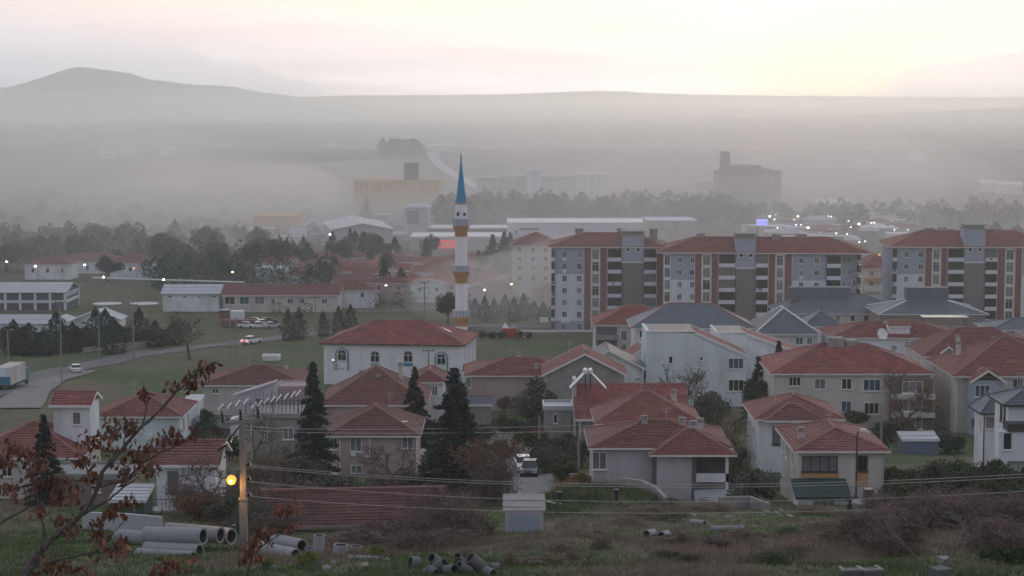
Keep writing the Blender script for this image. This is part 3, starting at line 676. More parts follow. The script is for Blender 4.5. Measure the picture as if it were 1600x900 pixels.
add_roof(H.root, 'hip', 6.2, 5.5, 1.3, H.h, M_TILE, x=-.6, y=-.9)
H = house('apartment_house', 'long cream three storey house with wide red hip roof and dark brick right end', 1203, 1462, 584, 250, 15, 'hip', vr=537, wall=M_CREAM, rm=M_TILE,
    wins=[('f', 1242, 597, 19, 15, 2), ('f', 1282, 601, 17, 17, 1, False, None, 2), ('f', 1324, 601, 16, 17, 1), ('f', 1364, 603, 27, 18, 2), ('f', 1324, 637, 16, 18, 1), ('f', 1282, 637, 15, 17, 1), ('f', 1242, 637, 15, 17, 1), ('f', 1364, 640, 24, 18, 2)],
    chims=[(1397, .4, 543), (1419, .3, 540), (1498, .4, 536)])
partpx(H, 'brick_bay', M_BRICK, 1392, 1456, 590, 700, -1.3, .6)
for vv in (603, 632, 660): 
    x, z = loc_front(H, 1424, vv); add_window(H.root, (x, -1.3, z), 0, 2.6, 1.5, 2, gl=2)
    x0_, z_ = loc_front(H, 1390, vv + 12); x1_, _ = loc_front(H, 1458, vv); part(H, 'balcony', M_CREAM, x0_, x1_, -2.1, -1.3, z_ - .5, z_ + .12)
x, z = loc_front(H, 1330, 560)
for fx, sgn in ((.12, 1),): part(H, 'roof_box', M_GREY, x - 1.9, x + .2, 6.6, 8.6, H.h + 1.0, H.h + 3.75); part(H, 'roof_box', M_GREY, x + .5, x + 1.9, 6.8, 8.4, H.h + 1.0, H.h + 3.4)
H = house('terraced_house', 'house at the right edge with grey gabled bay and two flue pipes on its roof', 1488, 1700, 588, 246, 16, 'hip', vr=527, wall=M_CREAM, rm=M_TILE2, chims=[(1552, .3, 560)],
    wins=[('f', 1592, 600, 17, 15, 1)])
partpx(H, 'grey_bay', M_APBLUE, 1512, 1562, 592, 680, -1.6, .6)
for vv in (608, 640, 668): x, z = loc_front(H, 1530, vv); add_window(H.root, (x, -1.6, z), 0, 1.9, 1.5, 2, gl=3)
add_roof(H.root, 'gaby', 4.6, 3.0, 1.5, H.h - .5, M_TILE, x=loc_front(H, 1538, 0)[0], y=-2.0)
for uu, vt, vb, dd in ((1552, 537, 566, 253), (1581, 531, 551, 256)):
    p = at(uu, vb, dd); q = at(uu, vt, dd)
    MB().tube([(p.x - H.c.x, dd - H.d, p.z - H.root.location.z - 1), (p.x - H.c.x, dd - H.d, q.z - H.root.location.z)], .12).build('flue', M_METAL, H.root)
H = house('terraced_house', 'red roofed house with small triangular gables behind the brick ended house', 1440, 1640, 557, 285, 13, 'hip', vr=512, wall=M_CREAM, rm=M_TILE, chims=[(1497, .25, 525), (1552, .3, 528)])
for uu, vv in ((1484, 552), (1530, 548)):
    x, z = loc_front(H, uu, vv); add_roof(H.root, 'gaby', 2.6, 2.6, .9, H.h + .4, M_TILE, x=x, y=.6); part(H, 'dormer_wall', M_GREY, x - 1.0, x + 1.0, .75, 3, H.h, H.h + .75)
H = house('terraced_house', 'low red roofed white walled house with a small white attic room on its roof', 1296, 1512, 528, 325, 13, 'hip', vr=503, wall=M_WHITE, rm=M_TILE,
    wins=[('f', 1453, 538, 12, 7), ('f', 1485, 538, 10, 7), ('f', 1420, 538, 10, 7), ('f', 1340, 538, 10, 7)], chims=[(1352, .4, 520), (1502, .3, 516)])
x, z = loc_front(H, 1408, 517); part(H, 'attic_room', M_WHITE, x - 1.7, x + 1.7, 1.5, 5.5, H.h, z + .6); add_roof(H.root, 'gabx', 3.8, 4.4, .8, z + .6, M_TILE, x=x, y=1.2)
house('terraced_house', 'red roofed house half hidden beyond the low white walled house near the right edge', 1500, 1625, 537, 312, 12, 'hip', vr=518, wall=M_CREAM, rm=M_TILEOLD, chims=[(1552, .4, 522)])
H = house('modern_house', 'narrow white modern house with dark slate roof beside the blue shed', 1532, 1584, 646, 200, 5.2, 'hip', vr=617, wall=M_WHITE, rm=M_SLATE, eavem=M_DARKM, capm=M_SLATE, wins=[('l', .35, 668, 8, 20), ('f', 1549, 662, 15, 20, 0, False, M_TRIM, 2)])
MB().tube([(-H.w / 2 + .45, .3, 0), (-H.w / 2 + .45, .3, H.h)], .07).build('downpipe', M_DARKM, H.root)
H = house('modern_house', 'white modern house with slate roof and dark balcony at the right edge of the picture', 1568, 1690, 633, 190, 6.5, 'hip', vr=603, wall=M_WHITE, rm=M_SLATE, eavem=M_DARKM, capm=M_SLATE, ov=.6,
    wins=[('l', .25, 652, 9, 30, 0, False, M_DARKM), ('l', .5, 652, 9, 30, 0, False, M_DARKM), ('f', 1588, 690, 12, 26, 0, False, M_DARKM, 0)])
partpx(H, 'balcony', M_DARKM, 1570, 1690, 660, 672, -1.2, .7)
partpx(H, 'ground_floor', M_WHITE, 1558, 1690, 673, 720, -.9, .65)
for uu in (1563,): x, z = loc_front(H, uu, 688); add_window(H.root, (x + .5, -.9, z), 0, .9, 1.7, 0, gl=0)
# ------------------------------------------------------------------ white stepped terrace with blank gable
def stepped(label, u0, u1, u2, v0, v1, v2, d, l, wall=M_WHITE, wins=(), group=None):
    ppm = F / d; c = at(u0, v1, d); gz = min(g(c.x, d), g(c.x, d + l), g(at(u2, v2, d).x, d)) ; t = thing('terraced_house', label, 'house', (c.x, d, gz), 0, group)
    P = lambda u, v: (at(u, v, d).x - c.x, at(u, v, d).z - gz)
    A, B, C_ = P(u0, v0), P(u1, v1), P(u2, v2)
    MB().extr([(A[0], -.4), (C_[0], -.4), C_, B, A], 0, l).build('wall', wall, t)
    r = MB(); a3, b3 = Vector((B[0], -.15, B[1] + .05)), Vector((C_[0] + .5, -.15, C_[1] - .15)); a4, b4 = a3 + Vector((0, l + .3, 0)), b3 + Vector((0, l + .3, 0))
    courses(r, b3, b4, a4, a3); ro = r.build('roof', M_TILE2, t)
    e = MB()
    for y in (-.2, l + .05): e.extr([(B[0], B[1] - .1), (C_[0] + .5, C_[1] - .3), (C_[0] + .5, C_[1] + .12), (B[0], B[1] + .3)], y, y + .16)
    e.box(A[0], B[0], -.1, .2, max(A[1], B[1]) - .1, max(A[1], B[1]) + .12).box(A[0] - .05, A[0] + .2, .2, l, A[1] - .1, max(A[1], B[1]) + .1); MB().box(A[0] + .2, B[0], .2, l, max(A[1], B[1]) - .6, max(A[1], B[1]) - .02).build('flat_roof', M_SLATE, t); e.build('parapet', M_TRIM, ro)
    for f_, u, v, wp, hp, nm in wins:
        q = P(u, v)
        if f_ == 'f': add_window(t, (q[0], 0, q[1]), 0, wp / ppm, hp / ppm, nm)
        else: add_window(t, (C_[0], u * l, q[1]), math.pi / 2, wp / ppm, hp / ppm, nm)
    return t
t = stepped('tall pale end terrace with large blank wall and red roof falling to the right', 1010, 1086, 1166, 518, 521, 557, 285, 10, M_MINT,
    [('f', 1048, 562, 6, 12, 0), ('f', 1096, 560, 5, 6, 0), ('f', 1096, 594, 5, 5, 0), ('f', 1150, 568, 24, 17, 2), ('f', 1150, 602, 24, 18, 2), ('r', .6, 566, 14, 18, 1), ('r', .6, 600, 14, 18, 1)])
stepped('second white terrace stepped back beyond the blank walled one', 1120, 1165, 1248, 520, 523, 552, 300, 10, M_WHITE, [('f', 1232, 562, 10, 12, 1), ('f', 1232, 590, 10, 12, 1)])
# ------------------------------------------------------------------ houses beyond
H = house('apartment_house', 'white house with broad blue grey slate hip roof behind the blank walled terrace', 985, 1182, 513, 335, 14, 'hip', vr=474, wall=M_WHITE, rm=M_SLATE, ov=.8,
    wins=[('f', 1004, 523, 10, 11, 1), ('f', 1046 - 20, 521, 8, 11), ('f', 1125, 520, 8, 6), ('f', 1148, 520, 10, 9), ('f', 1004, 548, 10, 11, 1), ('f', 1166, 523, 9, 9)], chims=[(1072, .3, 500)])
H = house('apartment_house', 'house with red roof and stacked dark balconies left of the slate roofed house', 926, 1064, 508, 352, 13, 'hip', vr=477, wall=M_CREAM, rm=M_TILE2, wins=[('f', 975, 525, 9, 16, 1), ('f', 975, 545, 9, 12, 1)])
for vv in (512, 532, 552): partpx(H, 'balcony_glazing', M_DKGREY, 932, 964, vv, vv + 12, .3, .55); partpx(H, 'balcony', M_GREY, 930, 966, vv + 12, vv + 19, -.6, .55)
H = house('terraced_house', 'grey gabled end house with red roof falling to the right, by the mosque lawn', 846, 982, 587, 262, 10, 'gaby', vr=553, wall=M_GREY, rm=M_TILE, chims=[(915, .2, 549)])
house('terraced_house', 'slate roofed terrace end with white verges behind the grey gabled house', 893, 1010, 577, 282, 10, 'gaby', vr=548, wall=M_WHITE, rm=M_SLATE)
house('terraced_house', 'small red roofed terrace end tucked against the blank white wall', 958, 1046, 574, 298, 9, 'gaby', vr=546, wall=M_WHITE, rm=M_TILE)
H = house('apartment_house', 'slate hip roofed house with pale roof ribs between the terraces and the long dark roof', 1178, 1283, 522, 332, 14, 'hip', vr=481, wall=M_CREAM, rm=M_SLATE, capm=M_TRIM, wins=[('f', 1205, 535, 9, 13), ('f', 1250, 533, 12, 12, 1), ('f', 1266, 533, 8, 12)])
house('apartment_house', 'plain white cube like house under a small slate roof', 1255, 1318, 510, 345, 10, 'hip', vr=487, wall=M_WHITE, rm=M_SLATE, capm=M_SLATE, wins=[('f', 1285, 517, 7, 7, 0), ('f', 1285, 541, 7, 7, 0), ('f', 1309, 516, 6, 8, 0)])
H = house('apartment_house', 'very long dark slate roof with raised ridge box in front of the apartment blocks', 1216, 1418, 490, 400, 16, 'hip', vr=459, wall=M_CREAM, rm=M_SLATE, capm=M_SLATE, wins=[('f', 1333, 498, 7, 10, 0), ('f', 1354, 498, 7, 10, 0), ('f', 1375, 498, 7, 10, 0), ('f', 1310, 498, 7, 10, 0)])
part(H, 'ridge_box', M_SLATE, -10, 2.5, 6.5, 9.5, H.h + 2, H.h + 4.7)
H = house('apartment_house', 'dark slate hip roof house with a brightly lit roof strip below its eave', 1372, 1546, 491, 388, 16, 'hip', vr=466, wall=M_BROWNW, rm=M_SLATE, capm=M_TRIM)
part(H, 'ridge_box', M_SLATE, -4, 4.4, 6.8, 9.4, H.h + 2, H.h + 4.6)
pz = at(1475, 494, 372)
t = thing('roof_terrace_canopy', 'flat pale canopy catching the sky light above the red roofs', 'canopy', (pz.x, 372, g(pz.x, 372)))
hh = pz.z - g(pz.x, 372)
MB().box(-4.3, 4.3, -1.6, 1.6, hh - .12, hh).build('canopy_sheet', M_STEEL, t); m_ = MB()
for x in (-3.9, 3.9):
    for y in (-1.3, 1.3): m_.box(x - .1, x + .1, y - .1, y + .1, 0, hh - .12)
m_.build('post', M_DARKM, t); MB().box(-3.8, 3.8, -1.2, 1.2, 0, hh - 1.9).build('wall', M_BROWNW, t)
house('apartment_house', 'dark slate roofed house with white wall patches at the right edge below the apartment block', 1546, 1670, 516, 350, 12, 'hip', vr=497, wall=M_WHITE, rm=M_SLATE, capm=M_SLATE, wins=[('f', 1580, 521, 14, 8, 1)])
# ------------------------------------------------------------------ mosque
H = house('mosque', 'long white mosque hall with red hip roof, pilasters and arched windows', 497, 729, 538, 325, 16, 'hip', vr=501, wall=M_MINW, rm=M_TILE, ov=.7, yaw=-.12, eavem=M_DARKM)
for uu, vv, wp, hp, hasd in ((531, 563, 19, 32, 1), (584, 560, 16, 26, 0), (637, 559, 15, 22, 0), (690, 567, 19, 34, 1)):
    x, z = loc_front(H, uu, vv)
    if hasd:
        ol = [(-1.1, -1.9)] + [(-1.12 * math.cos(math.pi * i / 12), .75 + 1.12 * math.sin(math.pi * i / 12)) for i in range(13)] + [(1.1, -1.9)]
        il = [(-.93, -1.9)] + [(-.93 * math.cos(math.pi * i / 12), .75 + .93 * math.sin(math.pi * i / 12)) for i in range(13)] + [(.93, -1.9)]; rg_ = MB()
        for i in range(len(ol) - 1): rg_.extr([ol[i], ol[i + 1], il[i + 1], il[i]], -.12, .05)
        rg_.build('arch_surround', M_TEAL, H.root, (x, H.ov - .03, z))
    add_window(H.root, (x, H.ov - (.13 if hasd else 0), z + (.7 if hasd else .2)), 0, 1.7, 2.0, 1, True, None, 0)
    if not hasd: part(H, 'panel', M_TEAL if uu > 600 else M_APBLUE, x - .75, x + .75, H.ov - .06, H.ov + .02, z - 1.5, z - .95)
for uu in (497 + 8, 557, 610, 662, 721): x, _ = loc_front(H, uu, 0); part(H, 'pilaster', M_MINW, x - .35, x + .35, H.ov - .14, H.ov + .02, 0, H.h - .2)
for yy in (3.5, 6.5, 9.5, 12.5, 15): part(H, 'pilaster', M_MINW, H.w / 2 - H.ov - .02, H.w / 2 - H.ov + .35, yy - .3, yy + .3, 0, H.h - .2)
for yy in (5, 8, 11): add_window(H.root, (H.w / 2 - H.ov, yy, H.h - 3.2), math.pi / 2, 1.5, 2.0, 1, True, None, 0)
p, q = (6.9, 3.6), .0
MB().box(-.9, .9, -.18, .18, 0, .1).build('skylight', M_STEEL, H.root, (8.3, 4.6, H.h + 1.95)).rotation_euler = (R(8), R(26), 0)
house('annex', 'low red roofed annex against the right side of the mosque', 722, 764, 580, 318, 7, 'hip', vr=568, wall=M_WHITE, rm=M_TILE)
# minaret
dM = 345; base = at(721, 520, dM); gz = g(base.x, dM); kM = F / dM
t = thing('minaret', 'slender white minaret with blue spire and three ochre balconies beside the mosque', 'minaret', (base.x, dM, gz))
zz = lambda v: at(721, v, dM).z - gz
rr = lambda px: px / kM / 2
MB().box(-1.5, 1.5, -1.5, 1.5, -.4, 4).lathe([(1.5, 4), (rr(20), 6.2)], 16).build('plinth', M_WHITE, t)
for va, vb in ((530, 503), (480, 440), (414, 366), (341, 318)): MB().lathe([(rr(19.5), max(5, zz(va) - .6)), (rr(18.8), zz(vb))], 20).build('shaft', M_MINW, t)
for vt, vm, vb in ((484, 495, 506), (414, 424, 439), (341, 352, 366)):
    o = MB().lathe([(rr(19), zz(vb)), (rr(20.5), zz(vb) + .25), (rr(19.5), zz(vb) + .3), (rr(22.5), zz((vb + vm) / 2)), (rr(25.5), zz(vm) - .3), (rr(27), zz(vm) - .1), (rr(27), zz(vm))], 20).build('balcony', M_GOLD, t)
    rl = MB(); n = 16
    for k in range(n):
        a = 2 * math.pi * k / n; x, y = rr(26) * math.cos(a), rr(26) * math.sin(a); rl.box(x - .07, x + .07, y - .07, y + .07, zz(vm), zz(vt))
    rl.lathe([(rr(25.2), zz(vt) - .1), (rr(26.8), zz(vt) - .1), (rr(26.8), zz(vt) + .05), (rr(25.2), zz(vt) + .05)], 20, caps=False)
    rl.build('railing', M_RAIL, o)
    pn = MB().lathe([(rr(25.6), zz(vm) + .02), (rr(25.6), zz(vt) - .12)], 16, caps=False).build('railing_panel', M_APBLUE, o)
    MB().lathe([(rr(20.5), zz(vb) - .35), (rr(20.5), zz(vb))], 20).build('ring', M_GOLD, o)
MB().box(-.22, .22, -rr(19) - .12, -rr(19) + .3, zz(337), zz(331)).build('loudspeaker', M_DARKM, t, (-.55, 0, 0)); MB().box(-.22, .22, -rr(19) - .1, -rr(19) + .3, zz(337), zz(332)).build('loudspeaker', M_DARKM, t, (.62, 0.1, 0))
MB().lathe([(rr(19.5), zz(319)), (rr(20), zz(315))], 20).build('ring', M_GREY, t)
MB().lathe([(rr(17), zz(315)), (rr(16), zz(312)), (rr(2.2), zz(252))], 16).build('spire', M_MINBLUE, t)
MB().lathe([(.12, zz(253)), (.10, zz(250)), (.22, zz(249)), (.10, zz(248)), (.16, zz(246)), (.07, zz(245)), (.12, zz(243.5)), (.03, zz(239))], 8).build('finial', M_DARKM, t)
# ------------------------------------------------------------------ houses in front of the mosque
H = house('detached_house', 'large dull red roofed house just below the mosque, with chimneys and a solar heater', 497, 669, 633, 243, 14, 'hip', vr=572, wall=M_PINK, rm=M_TILE, chims=[(626, .55, 569), (591, .35, 588), (565, .5, 581)])
p = at(530, 566, 257); solar_heater('solar heater with white tank on the red roof below the mosque', (p.x, 257, p.z - .9), R(100), .8, True)
house('annex', 'white house end with one window and a red roof under the mosque wall', 640, 699, 597, 258, 9, 'hip', vr=578, wall=M_WHITE, rm=M_TILE, wins=[('f', 679, 612, 10, 16, 1)])
H = house('detached_house', 'pink house with dark red hip roof, white window frames and white downpipes', 506, 658, 681, 200, 11, 'hip', vr=634, wall=M_PINK, rm=M_TILEOLD,
    wins=[('f', 555, 696, 19, 24, 1, False, None, 2), ('f', 520, 695, 13, 18, 1), ('f', 637, 693, 18, 18, 1, False, None, 2), ('f', 556, 736, 17, 14, 1, False, None, 2), ('f', 520, 736, 10, 14)], chims=[(588, .6, 634)])
for uu in (530, 577, 651): x, _ = loc_front(H, uu, 0); MB().tube([(x, H.ov - .1, -.2), (x, H.ov - .1, H.h - .15)], .07).build('downpipe', M_TRIM, H.root)
part(H, 'air_conditioner', M_PLASTW, loc_front(H, 547, 0)[0], loc_front(H, 556, 0)[0], H.ov - .42, H.ov, loc_front(H, 0, 714)[1], loc_front(H, 0, 706)[1])
part(H, 'skylight', M_STEEL, 2.6, 3.5, 2.2, 2.45, H.h + .98, H.h + 1.12)
H = house('detached_house', 'wide pink house with red hip roof right of the mosque', 724, 906, 587, 275, 12, 'hip', vr=559, wall=M_PINK, rm=M_TILE, wins=[('f', 731, 599, 9, 16, 0, False, None, 2), ('f', 850, 612, 12, 14, 1)], chims=[(810, .6, 553), (838, .2, 571)])
house('garden_shed', 'little shed with slate blue roof beside the pink house', 726, 770, 633, 252, 4, 'gabx', vr=619, wall=M_GREY, rm=M_SLATE, cat='shed', ov=.3)
house('outbuilding', 'small grey flat roofed outbuilding among the bushes', 848, 896, 640, 226, 5, 'flat', wall=M_GREY, rm=M_METAL, wins=[('f', 868, 655, 7, 15, 0)], ov=.2)
house('detached_house', 'house with broad dull red hip roof beside the lawn, left of the tall fir', 310, 482, 602, 270, 13, 'hip', vr=571, wall=M_CREAM, rm=M_TILEOLD, wins=[('f', 335, 612, 12, 8), ('f', 460, 612, 12, 8)], chims=[(447, .6, 568)])
house('annex', 'pale wedge shaped annex wall rising to the right in front of the broad red roof', 364, 432, 618, 258, 2.6, 'shedr', rh=1.8, wall=M_LILAC, rm=M_LILAC, eavem=M_LILAC, ov=.15, wins=[('f', 402, 626, 9, 9, 0)])
house('annex', 'low pale pink wall block behind the roof deck', 430, 482, 608, 262, 6, 'flat', wall=M_PINK, rm=M_PINK, ov=.1)
H = house('detached_house', 'pale blue house with red hip roof below the lawn, right of the little tower', 146, 286, 651, 225, 11, 'hip', vr=615, wall=M_MINT, rm=M_TILE, wins=[('r', .3, 672, 12, 24), ('r', .65, 672, 12, 24), ('f', 200, 668, 14, 18, 1)])
MB().tube([(loc_front(H, 213, 0)[0], H.ov - .08, 0), (loc_front(H, 213, 0)[0], H.ov - .08, H.h)], .07).build('downpipe', M_TRIM, H.root)
H = house('detached_house', 'red roofed house at the left edge with a white attic tower on its roof', -60, 129, 715, 178, 11, 'hip', vr=657, wall=M_CREAM, rm=M_TILE2, wins=[('f', 8, 735, 18, 24, 1), ('f', 100, 735, 12, 24, 1)])
xa, zt = loc_front(H, 58, 651); xb, _ = loc_front(H, 129, 651)
xa, xb = xa + .3, xb + .2
part(H, 'tower_wall', M_WHITE, xa + .3, xb - .25, 4.2, 8.2, H.h - .1, zt + .55); add_roof(H.root, 'gabx', xb - xa, 5.0, .95, zt + .5, M_TILE, x=(xa + xb) / 2, y=3.7)
add_window(H.root, (xa + .62 * (xb - xa), 4.2, zt - .75), 0, .75, 1.2, 0)
H = house('cottage', 'white cottage with ribbed red roof and a tall brown door behind the bare branches', 232, 345, 728, 157, 7, 'gabx', vr=688, wall=M_WHITE, rm=M_TILEOLD, wins=[('f', 268, 756, 18, 36, 0, False, M_BROWNW, 2)])
part(H, 'terrace', M_CREAM, -H.w / 2 + .2, 0, -1.3, .5, -.4, H.h - 3.4 if H.h > 3.6 else .3)
rl = MB(); zt = (H.h - 3.4 if H.h > 3.6 else .3)
for k in range(9): x = -H.w / 2 + .3 + k * .3; rl.box(x - .015, x + .015, -1.28, -1.25, zt, zt + .9)
rl.box(-H.w / 2 + .25, -.1, -1.29, -1.24, zt + .9, zt + .95); rl.build('railing', M_DARKM, H.root)
house('low_barn', 'long low outbuilding with a weathered red tile roof in the gully', 404, 706, 822, 128, 8.5, 'gabx', vr=764, wall=M_STONE, rm=M_TILEDARK, cat='barn', step=.36, yaw=.10, hmin=1.6, eavem=M_BROWNW)
H = house('garage', 'small pale garage with blue grey door and flat roof at the foot of the knoll', 785, 853, 793, 131, 3.3, 'shedb', rh=.2, wall=M_LILAC, rm=M_GREY, ov=.15, cat='garage', step=3)
part(H, 'garage_door', M_APBLUE, -H.w / 2 + .4, H.w / 2 - .4, .08, .16, 0, H.h - .5)
H = house('unfinished_house', 'bare concrete house with flat roof and a railed roof deck', 386, 482, 652, 215, 8, 'flat', wall=M_GREY, rm=M_GREY, wins=[('f', 412, 678, 12, 22), ('f', 450, 678, 18, 20, 1)], ov=.25)
rb = MB()
for k in range(15):
    for yy in (.2, 5): x = -H.w / 2 + .3 + k * (H.w - .6) / 14; rb.tube([(x, yy, H.h + .1), (x + random.uniform(-.05, .05), yy, H.h + 1.9 + .1 * (k % 3))], .035, n=4)
rb.tube([(-H.w / 2 + .3, .2, H.h + 1.5), (H.w / 2 - .3, .2, H.h + 1.9)], .03, n=4); rb.build('railing', M_DARKM, H.root)
t = thing('pergola', 'row of white slats leaning over the concrete roof deck', 'pergola', (H.c.x, 216.5, H.c.z + .1))
sl = [(345, 636), (358, 634), (371, 630), (384, 627), (396, 633), (406, 630), (416, 626), (426, 624), (436, 621), (447, 619), (458, 616), (466, 614)]
for i, (uu, vv) in enumerate(sl):
    p = at(uu, vv, 216.5); q = p - Vector((H.c.x, 216.5, H.c.z + .1))
    MB().box(-.09, .09, -.5, .5, -.03, .03).build('slat', M_PLASTW, t, tuple(q)).rotation_euler = (R(38), R(10), R(-28))
pb = MB(); 
for i in range(len(sl) - 1):
    a, b = [at(*sl[j], 216.5) - Vector((H.c.x, 216.5, H.c.z + .1)) for j in (i, i + 1)]; pb.tube([a - Vector((0, 0, .1)), b - Vector((0, 0, .1))], .04, n=4)
for i in (0, 3, 7, 11): a = at(*sl[i], 216.5) - Vector((H.c.x, 216.5, H.c.z + .1)); pb.tube([(a.x, 0, 0), (a.x, 0, a.z - .1)], .05, n=5)
pb.build('frame', M_DARKM, t)
H = house('outbuilding', 'dim grey outbuilding under the bare branches at the left', 62, 205, 748, 166, 6, 'flat', wall=M_BROWNW, rm=M_GREY, ov=.2, wins=[('f', 150, 765, 14, 12)])
house('garden_shed', 'dark green shed with a roof of pale slats beside the cottage', 168, 228, 782, 152, 4, 'shedb', rh=.5, wall=M_GREENROOF, rm=M_METAL, ov=.15, cat='shed', step=.8)
house('tool_shed', 'blue metal shed with pale flat roof on the grass behind the cream house', 1410, 1469, 687, 221, 3.4, 'shedb', rh=.35, wall=M_BLUEBOX, rm=M_METAL, ov=.12, cat='shed', hmin=2.0, step=1.2)
# ------------------------------------------------------------------ apartment blocks
def apartment(label, d, ve, nfl, fl, mods, vr, yaw, wallm, l=16, side=None, group=None):
    """mods: (kind, u0, u1, ...) along the front, in photo columns"""
    ppm = F / d; u0 = mods[0][1]; u1 = mods[-1][2]; uc = (u0 + u1) / 2; c = at(uc, ve, d); w = (u1 - u0) / ppm
    gz = min(g(c.x - w / 2, d), g(c.x + w / 2, d), c.z - 18.5); h = c.z - gz
    t = thing('apartment_block', label, 'apartment block', (c.x, d, gz), yaw, group)
    X = lambda u: (u - uc) / ppm
    FH = fl / ppm
    body = MB().box(X(u0) + .15, X(u1) - .15, .5, l, -.5, h - .05).build('wall', wallm, t)
    zs = [h - .35 - FH * (i + .5) for i in range(nfl)]
    for mo in mods:
        k, a, b = mo[0], X(mo[1]), X(mo[2])
        if k == 'wall':
            MB().box(a, b, 0, .5, h - 2.25 * FH, h).build('upper_wall', M_APBLUE, t)
            MB().box(a, b, .02, .5, FH * .9, h - 2.25 * FH - .12).build('lower_wall', M_APWHITE, t)
            MB().box(a - .02, b + .02, -.06, .5, h - 2.25 * FH - .12, h - 2.25 * FH).box(a - .02, b + .02, -.05, .5, FH * .9 - .1, FH * .9).build('string_course', M_TRIM, t)
            MB().box(a, b, -.01, .5, -.5, FH * .9 - .1).build('base_wall', M_APBLUE, t)
            for uw in mo[3]:
                for z in zs:
                    add_window(t, (X(uw), -.0, z), 0, 7.4 / ppm, 9.5 / ppm, 1)
                    if random.random() < .16: MB().box(X(uw) - .4, X(uw) + .4, -.35, 0, z - 1.4, z - .85).build('air_conditioner', M_PLASTW, t)
        elif k == 'red':
            MB().box(a + .12, b - .12, -.35, .5, .3, h - .1).build('pilaster', M_APRED, t)
            MB().box(a, a + .12, -.38, .5, .3, h - .1).box(b - .12, b, -.38, .5, .3, h - .1).build('pilaster_edge', M_TRIM, t)
        elif k == 'win':
            MB().box(a, b, .05, .5, -.3, h - .1).build('window_strip', M_TRIM, t)
            for z in zs: add_window(t, ((a + b) / 2, .05, z), 0, (b - a) * .8, FH * .8, 1, gl=random.choice((0, 2, 2, 3)), hm=True)
        elif k == 'balc':
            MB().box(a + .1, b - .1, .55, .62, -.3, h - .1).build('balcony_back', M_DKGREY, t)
            for z in zs:
                MB().box(a, b, -.75, .5, z - FH * .5 - .1, z - FH * .5 + .05).box(a, b, -.75, -.62, z - FH * .5 + .05, z - FH * .5 + .75).build('balcony', M_APWHITE, t)
                gme = MB().box(a + .1, b - .1, -.60, -.55, z - FH * .5 + .76, z + FH * .5 - .12).build('balcony_glazing', random.choice((M_GLASS, M_GLASS, M_GLASS, M_GLASS2)), t)
                if random.random() < .3: x_ = random.uniform(a + .2, b - 1.4); MB().box(x_, x_ + random.uniform(.5, 1.1), -.80, -.76, z - FH * .5 + random.uniform(.1, .3), z - FH * .5 + .7).build('laundry', random.choice(M_CLOTH), t)
                fr = MB(); nb = 4
                for i in range(nb + 1): x = a + .1 + (b - a - .2) * i / nb; fr.box(x - .04, x + .04, -.66, -.54, z - FH * .5 + .77, z + FH * .5 - .12)
                fr.build('glazing_bars', M_DARKM, gme)
        elif k == 'tower':
            zt = at(uc, mo[3], d).z - gz
            MB().box(a, b, -.3, 3, -.5, h - 1.4 * FH * .9).build('stair_tower', M_APTOWER, t)
            MB().box(a, b, -.32, 5, h - 1.4 * FH * .9 + .15, zt - .9).build('tower_head', M_APBLUE, t)
            MB().box(a - .1, b + .1, -.42, 5, h - 1.4 * FH * .9 - .1, h - 1.4 * FH * .9 + .15).build('tower_band', M_TRIM, t)
            tp = MB(); tp.box(a - .15, b + .15, -.5, 5.2, zt - .9, zt - .55).box(a + .3, b - .3, 0, 5, zt - .55, zt - .1).box(a - .25, b + .25, -.5, 5.4, zt - .1, zt + .2); tp.build('tower_cornice', M_GREY, t)
            for fx in (.28, .74):
                o = MB().lathe([(.62, -.08), (.62, .08), (.42, .08), (.42, -.08)], 16, caps=False).build('round_window', M_TRIM, t, (a + (b - a) * fx, -.36, h - .55)); o.rotation_euler = (math.pi / 2, 0, 0)
                p_ = MB().lathe([(.5, -.02), (.5, .02)], 16).build('pane', M_GLASS, o)
    return t, X, h, w, zs, FH, gz, c
t, X, h, w, zs, FH, gz, c = apartment('left half of the long seven storey block, veiled in smoke, red roofed', 447, 386, 7, 19, [
    ('balc', 861, 867), ('wall', 867.2, 912, (882, 905)), ('red', 912.2, 924), ('win', 924.2, 937), ('red', 937.2, 949), ('balc', 949.5, 971), ('tower', 971.5, 1006, 362), ('balc', 1006.5, 1026), ('red', 1026.2, 1037)], 362, R(-3), M_APBLUE)
o = add_roof(t, 'hip', w + 1.6, 16.5, 2.7, h + .02, M_TILE, y=-.7, eavem=M_TRIM, step=.8)
def roof_stack(t, spots, z0):
    for x, y, s in spots: a = MB().box(x - s, x + s, y - .6, y + .6, z0, z0 + 3.4).build('chimney', M_GREY, t); MB().box(x - s - .15, x + s + .15, y - .75, y + .75, z0 + 3.4, z0 + 3.6).build('chimney_cap', M_APTOWER, a)
roof_stack(t, [(-6.5, 8, .9), (3, 9, .8), (10.5, 8, .9)], h)
t, X, h, w, zs, FH, gz, c = apartment('right half of the long seven storey block, with oblique grey blue end wall', 436, 395, 7, 19.3, [
    ('win', 1037.5, 1048), ('wall', 1048.2, 1085, (1062, 1082)), ('red', 1085.2, 1097), ('win', 1097.2, 1111), ('red', 1111.2, 1123), ('balc', 1123.5, 1149), ('tower', 1149.5, 1181, 366), ('balc', 1181.5, 1200), ('red', 1200.2, 1212), ('win', 1212.2, 1225), ('red', 1225.2, 1238), ('wall', 1238.2, 1291, (1252, 1276)), ('balc', 1291.5, 1313)], 366, R(-3), M_APBLUE)
sidel = MB(); xe = w / 2
sidel.prism([(xe - 3, .3), (xe, .3), (xe + 5.2, 8.5), (xe + 5.2, 15), (xe - 3, 15)], -.5, h - .03); sidel.build('end_wall', M_APBLUE, t)
ang = math.atan2(8.2, 5.2)
